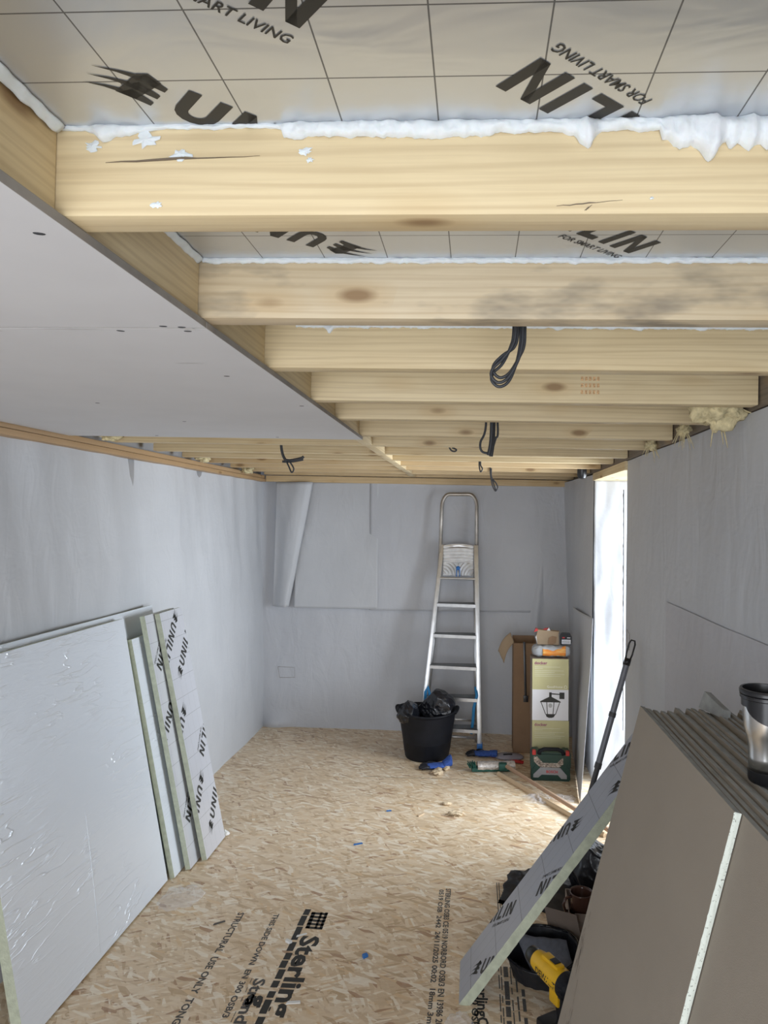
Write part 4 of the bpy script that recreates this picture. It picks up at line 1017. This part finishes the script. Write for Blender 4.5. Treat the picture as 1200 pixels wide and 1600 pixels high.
# ------------------------------------------------------------------ brooms, poles
t = thing('broom', 'broom with green head and brown wooden handle lying on floor', 'broom', (0.14, 4.72, 0))
mb = MB(); mb.tube([(.06, -.02, .050), (.60, -.92, .020)], .0125, 12)
ax = Vector((.54, -.90, -.03)).normalized()
hd = obj('handle', MB(), 'handle_wood', t); mbh = MB(); Lh = 1.06; mbh.tube([(0, 0, 0), (Lh, 0, 0)], .0125, 12)
bpy.data.objects.remove(hd); hd = obj('handle', mbh, 'handle_wood', t, smooth=True); hd.matrix_local = frame((.070, -.035, .052), ax, (0, 0, 1))
mb = MB(); mb.bevbox((-.155, -.030, .004), (.135, .028, .028), .004, T=Matrix.Rotation(radians(7), 4, 'Z'))
rb = random.Random(2)
for k in range(40):
    x = -.165 + rb.uniform(0, .045); y = rb.uniform(-.028, .028); mb.tube([(x, y - .022, .028), (x - .012 + rb.uniform(-.008, .008), y - .03, .055 + rb.uniform(-.005, .012))], .0028, 4)
obj('head', mb, 'broom_green', t, smooth=True)
mb = MB()
def wrp(uu, v):
    a = uu * 2 * pi; x = -.115 + .255 * v; r = .034 * (1 + .10 * nz(cos(a) * 3, sin(a) * 3, v * 14)) ; y = r * cos(a) * 1.05; z = .034 + .030 * sin(a) * (1 + .12 * nz(v * 20, a))
    c_, s_ = cos(radians(7)), sin(radians(7)); return (x * c_ - y * s_, x * s_ + y * c_, max(.003, z))
mb.grid(wrp, 32, 60); obj('wrapping', mb, 'foil_wrap', t, smooth='all')
mb = MB(); mb.bevbox((.030, -.062, .022), (.085, -.010, .066), .008); obj('socket', mb, 'broom_green', t, smooth=True)
mb = MB(); mb.tube([(0, 0, 0), (1.02, 0, 0)], .0165, 12, flat=.55, up=(0, 0, 1))
o = obj('wooden_pole', mb, 'pale_wood', smooth=True); tag(o, 'pale wooden pole lying just beside the broom handle', 'pole'); o.matrix_local = frame((.165, 4.640, .010), (.54, -.865, 0), (0, 0, 1))

t = thing('mop_handle', 'grey extending pole with black hanging grip leaning on right wall', 'pole', (.43, 3.15, 0))
a = Vector((0, 0, .13)); b = Vector((.318, .16, 1.14)); d = (b - a)
mb = MB(); mb.tube([a, a + d * .45], .0125, 12); obj('lower_tube', mb, 'pole_dark', t, smooth=True)
mb = MB(); mb.tube([a + d * .44, a + d * .90], .0145, 12); obj('upper_tube', mb, 'pole_grey', t, smooth=True)
mb = MB(); mb.tube([a + d * .43, a + d * .455], .0165, 12); mb.tube([a + d * .655, a + d * .675], .017, 12)
obj('collar', mb, 'pole_dark', t, smooth=True)
mb = MB(); dn = d.normalized(); e = b - dn * .09; px = dn.cross(Vector((.4, 1, 0))).normalized() * .0135
mb.tube([a + d * .885, e], .0165, 12)
mb.tube([e - px * .8, e - px + dn * .02, e - px + dn * .07, e - px * .6 + dn * .086, e + px * .6 + dn * .086, e + px + dn * .07, e + px + dn * .02, e + px * .8], .0042, 8)
obj('hanging_grip', mb, 'black_plastic', t, smooth='all')

# ------------------------------------------------------------------ gloves
def glove(loc, rz, label, seed, cuff_up=True):
    t = thing('work_glove', label, 'glove', loc, rz, 'blue work gloves')
    mb = MB()
    def pal(uu, v):
        a = uu * 2 * pi; x = -.02 + .115 * v; w = .040 + .012 * sin(v * pi) - .006 * v; hgt = .017 + .004 * nz(v * 4, seed)
        return (x, w * cos(a), .018 + hgt * sin(a) * (1 - .25 * v) + .003 * nz(x * 60, a * 2, seed))
    mb.grid(pal, 24, 16); obj('palm', mb, 'glove_blue', t, smooth='all')
    mb = MB(); cz = .03 if cuff_up else .0
    def cf(uu, v):
        a = uu * 2 * pi; x = -.015 - .055 * v; r = .034 + .010 * v
        return (x, (r + .004 * nz(a, v * 3, seed)) * cos(a), .020 + cz * v + (.018 + .016 * v * (1 if cuff_up else .1)) * sin(a) + .003 * nz(a * 2, v * 4))
    mb.grid(cf, 24, 10); solid(obj('cuff', mb, 'glove_blue', t, smooth='all'), .003)
    fr = random.Random(seed)
    for k, (y, L) in enumerate(((.034, .055), (.012, .068), (-.011, .064), (-.033, .050))):
        a = fr.uniform(-.15, .15); cur = fr.uniform(.3, .9)
        P = [(.088, y, .018), (.088 + L * .4, y + a * L * .4, .022), (.088 + L * .75, y + a * L * .8, .018 - .002 * cur), (.088 + L, y + a * L, .011)]
        mb = MB(); mb.tube(P, [.0125, .0115, .0105, .0065], 10); obj('finger', mb, 'glove_black', t, smooth='all')
    mb = MB(); mb.tube([(.03, -.034, .018), (.052, -.056, .020), (.072, -.066, .017), (.084, -.070, .013)], [.0135, .0125, .011, .007], 10); obj('thumb', mb, 'glove_black', t, smooth='all')
    return t
glove((-.222, 4.745, .0), radians(196), 'blue and black work glove lying in front of the black tub', 3)
glove((.10, 5.005, .0), radians(176), 'blue and black work glove lying at the ladder foot', 6, False)
tuft('wool_fluff', (-.235, 4.645, .012), .055, 'cream wool fluff on the floor beneath the nearer glove', 'fluff', 31, 10, flatten=(.55, 1.0, .22), droop=.01)
tuft('wool_fluff', (-.185, 4.72, .012), .03, 'small fluff tuft touching the glove cuff', 'fluff', 36, 6, flatten=(.7, 1.0, .4), droop=.01)

# sanding disc pack with red pliers
t = thing('disc_packet', 'round grey disc in clear film by the tall cardboard box', 'packet', (.255, 4.985, .0))
mb = MB(); mb.lathe([(0, .004), (.100, .004), (.104, .010), (.09, .020), (0, .028)], 32, T=Matrix.Diagonal((1, .72, 1, 1)).to_4x4())
obj('disc', mb, 'lilac_film', t, smooth='all'); mb = MB(); mb.bevbox((-.045, -.018, .024), (.02, .004, .032), .002, T=Matrix.Rotation(.1, 4, 'Z')); obj('black_insert', mb, 'black_plastic', t)
t = thing('pliers', 'red handled pliers lying between disc packet and broom', 'pliers', (.27, 4.865, 0))
mb = MB(); mb.tube([(-.02, 0, .012), (.03, .004, .014), (.075, -.012, .012)], .008, 8); obj('handle', mb, 'red_plastic', t, smooth='all')
mb = MB(); mb.tube([(-.02, .01, .012), (.03, .022, .014), (.08, .006, .012)], .008, 8); obj('handle', mb, 'red_plastic', t, smooth='all')
mb = MB(); mb.tube([(-.06, .005, .010), (-.018, .005, .012)], [.004, .009], 8); obj('jaw', mb, 'steel', t, smooth='all')
mb = MB(); mb.tube([(0, 0, .008), (.03, -.006, .008), (.045, .0, .008)], [.006, .009, .004], 8)
tag(obj('cord_end', mb, 'orange_plastic', loc=(.115, 4.985, 0), smooth='all'), 'small orange plastic bit between glove and disc packet', 'plastic bit')

# clear film pieces on the floor
def filmp(c, rx, ry, h, mat, seed, label): return heap('plastic_film', c, rx, ry, h, mat, seed, label, 'plastic film', sharp=.75, n=60, edge=.35)
filmp((.395, 4.255, .001), .085, .065, .020, 'clear_film', 4, 'clear crumpled plastic film left of the poles on floor')
filmp((.545, 4.265, .001), .075, .055, .016, 'clear_film', 9, 'clear crumpled plastic film right of the poles by wall')
filmp((-1.30, 3.03, .001), .09, .10, .022, 'clear_film', 14, 'clear crumpled plastic film at foot of the left board stack')
filmp((-1.33, 3.66, .001), .02, .02, .015, 'white_chip', 17, 'white foam scrap at far foot of left board stack')

# ------------------------------------------------------------------ clutter under the leaning strip
crumple('black_coat', (.315, 3.20, .001), .140, 22, 'black_cloth', 'black crumpled coat lying under the leaning insulation strip', 'coat', (1.45, 1.35, .95), 22, .5, floor_z=0)
crumple('rubbish_sack', (.590, 3.13, .001), .150, 27, 'black_film', 'black plastic sack heaped behind the brown mug', 'bag', (1.05, 1.1, 1.5), 24, .5, floor_z=0)
filmp((.60, 3.34, .001), .10, .08, .05, 'white_chip', 33, 'white plastic wrapping beyond the black sack by the wall')
t = thing('cardboard_box', 'small open cardboard box holding the brown mug, front flap down', 'box', (.405, 2.735, 0), radians(-3))
mb = MB(); w, dp, h, q = .22, .19, .165, .004
mb.box((-.03, 0, 0), (w, q, h)); mb.box((-.03, dp - q, 0), (w, dp, h)); mb.box((-.03, q, 0), (-.03 + q, dp - q, h)); mb.box((w - q, q, 0), (w, dp - q, h)); mb.box((-.03, 0, 0), (w, dp, q)); obj('carton', mb, 'cardboard_grey', t)
mb = MB(); pts = [(-.125, -.012, .195), (-.005, -.045, .188), (.030, -.060, .025), (-.095, -.010, .045)]
mb.add(pts, [(0, 1, 2, 3)]); solid(obj('flap', mb, 'cardboard_grey', t), .003, 0)
mb = MB(); mb.add([(-.008, -.005, .172), (.12, -.008, .172), (.13, .0, .14), (.0, .0, .14)], [(0, 1, 2, 3)]); solid(obj('flap', mb, 'cardboard_grey', t), .003, 0)
t = thing('mug', 'dark brown glazed mug inside the small cardboard box', 'mug', (.432, 2.80, .128))
mb = MB(); mb.lathe([(0, .0), (.036, 0), (.041, .006), (.044, .088), (.046, .094), (.043, .094), (.040, .086), (.036, .012), (0, .010)], 40); obj('cup', mb, 'ceramic', t, smooth='all')
mb = MB(); mb.tube([(-.040, -.012, .080), (-.064, -.024, .078), (-.074, -.030, .055), (-.066, -.026, .030), (-.042, -.014, .022)], .0058, 10); obj('handle', mb, 'ceramic', t, smooth='all')
filler = tag(obj('packing_block', MB().bevbox((-.045, -.045, 0), (.045, .045, .1225), .003), 'cardboard', loc=(.432, 2.80, .0048)), 'cardboard packing under the brown mug', 'packing')

# black tool bag, lying open
t = thing('tool_bag', 'open black tool bag with grey inner flap beside the drill', 'bag', (.262, 2.600, 0))
RIM = [(-.135, .005, .085), (-.095, .075, .120), (-.02, .105, .135), (.07, .085, .135), (.125, .04, .130), (.125, -.04, .110), (.06, -.085, .080), (-.02, -.085, .068), (-.09, -.055, .070)]
def rimp(a):
    f_ = (a % 1) * len(RIM); k = int(f_); q = f_ - k; p = [Vector(RIM[(k + d_) % len(RIM)]) for d_ in (-1, 0, 1, 2)]
    return 0.5 * ((2 * p[1]) + (p[2] - p[0]) * q + (2 * p[0] - 5 * p[1] + 4 * p[2] - p[3]) * q * q + (3 * p[1] - p[0] - 3 * p[2] + p[3]) * q ** 3)
def bagf(uu, v):
    p = rimp(1 - uu); w = .006 * nz(p.x * 30, p.y * 30, v * 4)
    if v < .5: k = v / .5; return (p.x * (.80 + .20 * k) + w, p.y * (.80 + .20 * k) + w, .002 + p.z * k)
    k = (v - .5) / .5; return (p.x * (.97 - .20 * k) + w, p.y * (.97 - .20 * k) + w, p.z * (1 - k) + .008)
mb = MB(); mb.grid(bagf, 72, 20); nb_ = 40
mb.add([(rimp(1 - k / nb_).x * .79, rimp(1 - k / nb_).y * .79, .008) for k in range(nb_)], [tuple(range(nb_))]); obj('shell', mb, 'black_cloth', t, smooth='all')
mb = MB(); FP = [Vector((-.095, .075, .118)), Vector((.09, .030, .128)), Vector((.11, -.045, .075)), Vector((-.035, -.050, .040))]
mb.grid(lambda uu, v: tuple((FP[0].lerp(FP[1], uu)).lerp(FP[3].lerp(FP[2], uu), v) + Vector((0, 0, .006 * nz(uu * 4, v * 4) - .012 * sin(pi * v)))), 16, 12); solid(obj('inner_flap', mb, 'grey_cloth', t, smooth='all'), .004)
mb = MB(); mb.tube([rimp(k / 48) + Vector((0, 0, .002)) for k in range(49)], .0045, 8); obj('piping', mb, 'black_film', t, smooth='all')
filmp((.435, 2.60, .001), .032, .09, .09, 'grey_film', 43, 'smoky plastic bag squeezed between tool bag and plasterboards')

# cordless drill standing on its battery
t = thing('cordless_drill', 'yellow and black cordless drill standing on its battery', 'drill', (.275, 2.285, 0), radians(0))
ax = Vector((-.52, .85, .0)).normalized(); T = frame((0, 0, .215), ax, Vector((0, 0, 1)).cross(ax)) @ Matrix.Diagonal((1.12, 1.25, 1.25, 1))
def dp(name, mb, mat, **k): o = obj(name, mb, mat, t, **k); o.matrix_local = T; return o
R90 = Matrix.Rotation(pi / 2, 4, 'Y')
mb = MB(); mb.lathe([(0, -.052), (.022, -.052), (.0300, -.040), (.0315, -.015), (.0305, .02), (.0290, .05), (.0270, .078), (.0245, .092), (0, .094)], 28, T=R90); dp('motor_housing', mb, 'yellow', smooth=True)
mb = MB(); mb.bevbox((-.020, -.013, .020), (.055, .013, .036), .005); mb.bevbox((-.03, -.008, -.062), (.012, .018, -.02), .006); top_ = dp('housing_top', mb, 'yellow', smooth=True)
mb = MB(); mb.bevbox((-.006, -.010, .0365), (.020, .010, .0385), .001); obj('speed_switch', mb, 'black_plastic', top_)
mb = MB(); mb.lathe([(0, -.076), (.024, -.076), (.0335, -.066), (.0345, -.050), (.0325, -.036), (.0, -.036)], 28, T=R90)
for k in range(20):
    a = k * pi / 10; mb.tube([(-.070, .0345 * cos(a), .0345 * sin(a)), (-.045, .0345 * cos(a), .0345 * sin(a))], .0012, 4)
dp('rear_cap', mb, 'black_rubber', smooth=True)
mb = MB(); mb.lathe([(0, .092), (.0215, .092), (.023, .10), (.021, .124), (.012, .134), (.0, .136)], 24, T=R90); dp('chuck', mb, 'black_plastic', smooth=True)
f = text_faces('DEWALT', .02); mo = mark(t, [], (0, 0, 0), (1, 0, 0), (0, 1, 0), .016, None, 0, 'ink', 'printed_lettering', .1, f)
mo.matrix_local = T @ frame((.060, .0306, -.0085), (-1, 0, 0), (0, .0, 1))
hb = T.to_3x3()
mb = MB(); mb.tube([(-.012, 0, -.020), (-.020, 0, -.055), (-.026, 0, -.095), (-.020, 0, -.128)], [.021, .018, .017, .022], 14, flat=.8); grip = dp('grip', mb, 'black_rubber', smooth='all')
mb = MB(); mb.bevbox((-.060, -.034, -.171), (.050, .034, -.120), .008); dp('battery', mb, 'black_plastic', smooth=True)
mb = MB(); mb.bevbox((.016, -.006, -.052), (.026, .006, -.022), .003); obj('trigger', mb, 'black_plastic', grip, smooth=True)

# ------------------------------------------------------------------ printing on the floor boards
def ftxt(s, x, y, h, L=None, mat='ink_faded', off=.028, up=1):
    f = text_faces(s, off); wd = max(p[0] for p in f[0]); k = 1 if L is None else L / (wd * h)
    f2 = ([(a * k, b_) for a, b_ in f[0]], f[1])
    return mark(floor, [], (x, y, 0), (0, -1, 0), (1, 0, 0), h, None, .0006, mat, 'printed_lettering', 0, f2)
ftxt('STRUCTURAL  USE ONLY  TONGUE', -1.006, 2.945, .026, .72); ftxt('& GROOVE BOARD CONSTRUCTION', -1.006, 2.19, .026, .6)
ftxt('THIS SIDE DOWN  EN 300 OSB/3', -.850, 2.945, .022, .62); ftxt('THIS SIDE DOWN', -.850, 2.29, .022, .3)
ftxt('Strandboard', -.800, 2.53, .042, .44); ftxt('- - -  -- - - --', -.815, 2.53, .012, .4)
ftxt('Sterling OSB', -.690, 2.80, .072, .78, 'ink', .035)
ftxt('g', -.775, 2.44, .055, .06, 'ink', .05)
mb = MB(); rs = random.Random(8)
y = 2.99
while y > 1.9:
    L = rs.uniform(.03, .09); e = rs.uniform(-.002, .002)
    mb.add([(-.728 + e, y, .0006), (-.702 + e, y, .0006), (-.704 + e, y - L, .0006), (-.730 + e, y - L, .0006)], [(0, 3, 2, 1)]); y -= L + rs.uniform(.004, .02)
obj('printed_bar', mb, 'ink', floor)
mb = MB()
for k in range(5): mb.add([(-.692, 2.97 - k * .026, .0006), (-.620, 2.965 - k * .026, .0006), (-.622, 2.950 - k * .026, .0006), (-.694, 2.955 - k * .026, .0006)], [(0, 3, 2, 1)])
for x0, x1 in ((-.692, -.676), (-.655, -.645), (-.634, -.622)): mb.add([(x0, 2.97, .0006), (x1, 2.97, .0006), (x1, 2.852, .0006), (x0, 2.852, .0006)], [(0, 3, 2, 1)])
obj('printed_logo_box', mb, 'ink', floor)
ftxt('STERLING OSB3 CE 0519 NORBORD OSB/3 EN 13986 20mm', -.122, 3.20, .022, .92); ftxt('0519 OSB  2442  24/11/2025 00:02  18mm 3mm', -.152, 3.19, .020, .88)
ftxt('EN 300 OSB/3', .000, 2.60, .022, .3, 'ink'); ftxt('SterlingOSB', .020, 2.60, .036, .34, 'ink')
mb = MB()
for x0, x1 in ((.098, .102), (.107, .111), (.118, .135), (.142, .146), (.160, .166), (.178, .190)):
    y = 2.66
    while y > 1.9:
        L = rs.uniform(.02, .10); mb.add([(x0, y, .0006), (x1, y, .0006), (x1, y - L, .0006), (x0, y - L, .0006)], [(0, 3, 2, 1)]); y -= L + rs.uniform(.004, .03)
for x0, x1 in ((.110, .114), (.120, .124)): mb.add([(x0, 3.27, .0006), (x1, 3.27, .0006), (x1, 3.02, .0006), (x0, 3.02, .0006)], [(0, 3, 2, 1)])
obj('printed_bar', mb, 'ink_faded', floor); ftxt('8T8', .130, 3.17, .022, .10)
mb = MB(); mb.box((-.72, 4.546, -.001), (.30, 4.549, .0005)); mb.box((-1.70, 1.985, -.001), (.8, 1.988, .0004)); obj('board_joint', mb, 'wood_dark', floor)

# small litter on the floor
def chip(x, y, L, w, rz, mat, label, cat='scrap', z=.004):
    mb = MB(); mb.prism([(-L / 2, -w / 2), (L / 2, -w * .3), (L * .45, w / 2), (-L * .4, w * .45)], 0, z)
    o = obj('scrap', mb, mat, loc=(x, y, .0012)); o.rotation_euler = (0, 0, rz); return tag(o, label, cat, 'scraps on the floor')
chip(-.695, 2.80, .045, .008, .5, 'white_chip', 'thin white sliver on the black board print')
chip(-.735, 2.75, .026, .014, 2.6, 'white_chip', 'curled white crumb left of the black board print', z=.010)
chip(-.625, 2.41, .05, .014, .1, 'white_chip', 'pointed white scrap across the black board print, nearest')
chip(-.415, 2.68, .022, .018, .6, 'blue_plastic', 'tiny blue plastic plug right of the black board print', z=.010)
chip(-.49, 4.02, .03, .012, .2, 'blue_plastic', 'tiny blue scrap in the middle of the floor')
chip(-1.06, 2.86, .05, .007, .6, 'ink_faded', 'dark splinter left of the narrow board print')
chip(-.60, 3.6, .05, .012, .4, 'blue_plastic', 'small blue grey scrap beyond the board print')
chip(-.30, 3.98, .05, .015, .9, 'pale_wood', 'pale wood chip in the middle of the floor')
tuft('wool_fluff', (-.10, 4.00, .010), .030, 'yellowish wool wisp on the floor, centre right', 'fluff', 51, 8, flatten=(1.4, .8, .3), droop=.004)
tuft('wool_fluff', (-.16, 4.14, .008), .018, 'tiny wool wisp on the floor behind the larger one', 'fluff', 55, 6, flatten=(1.4, .8, .3), droop=.004)
filmp((-.04, 2.36, .001), .045, .04, .008, 'clear_film', 61, 'clear film scrap beneath low end of the leaning strip')
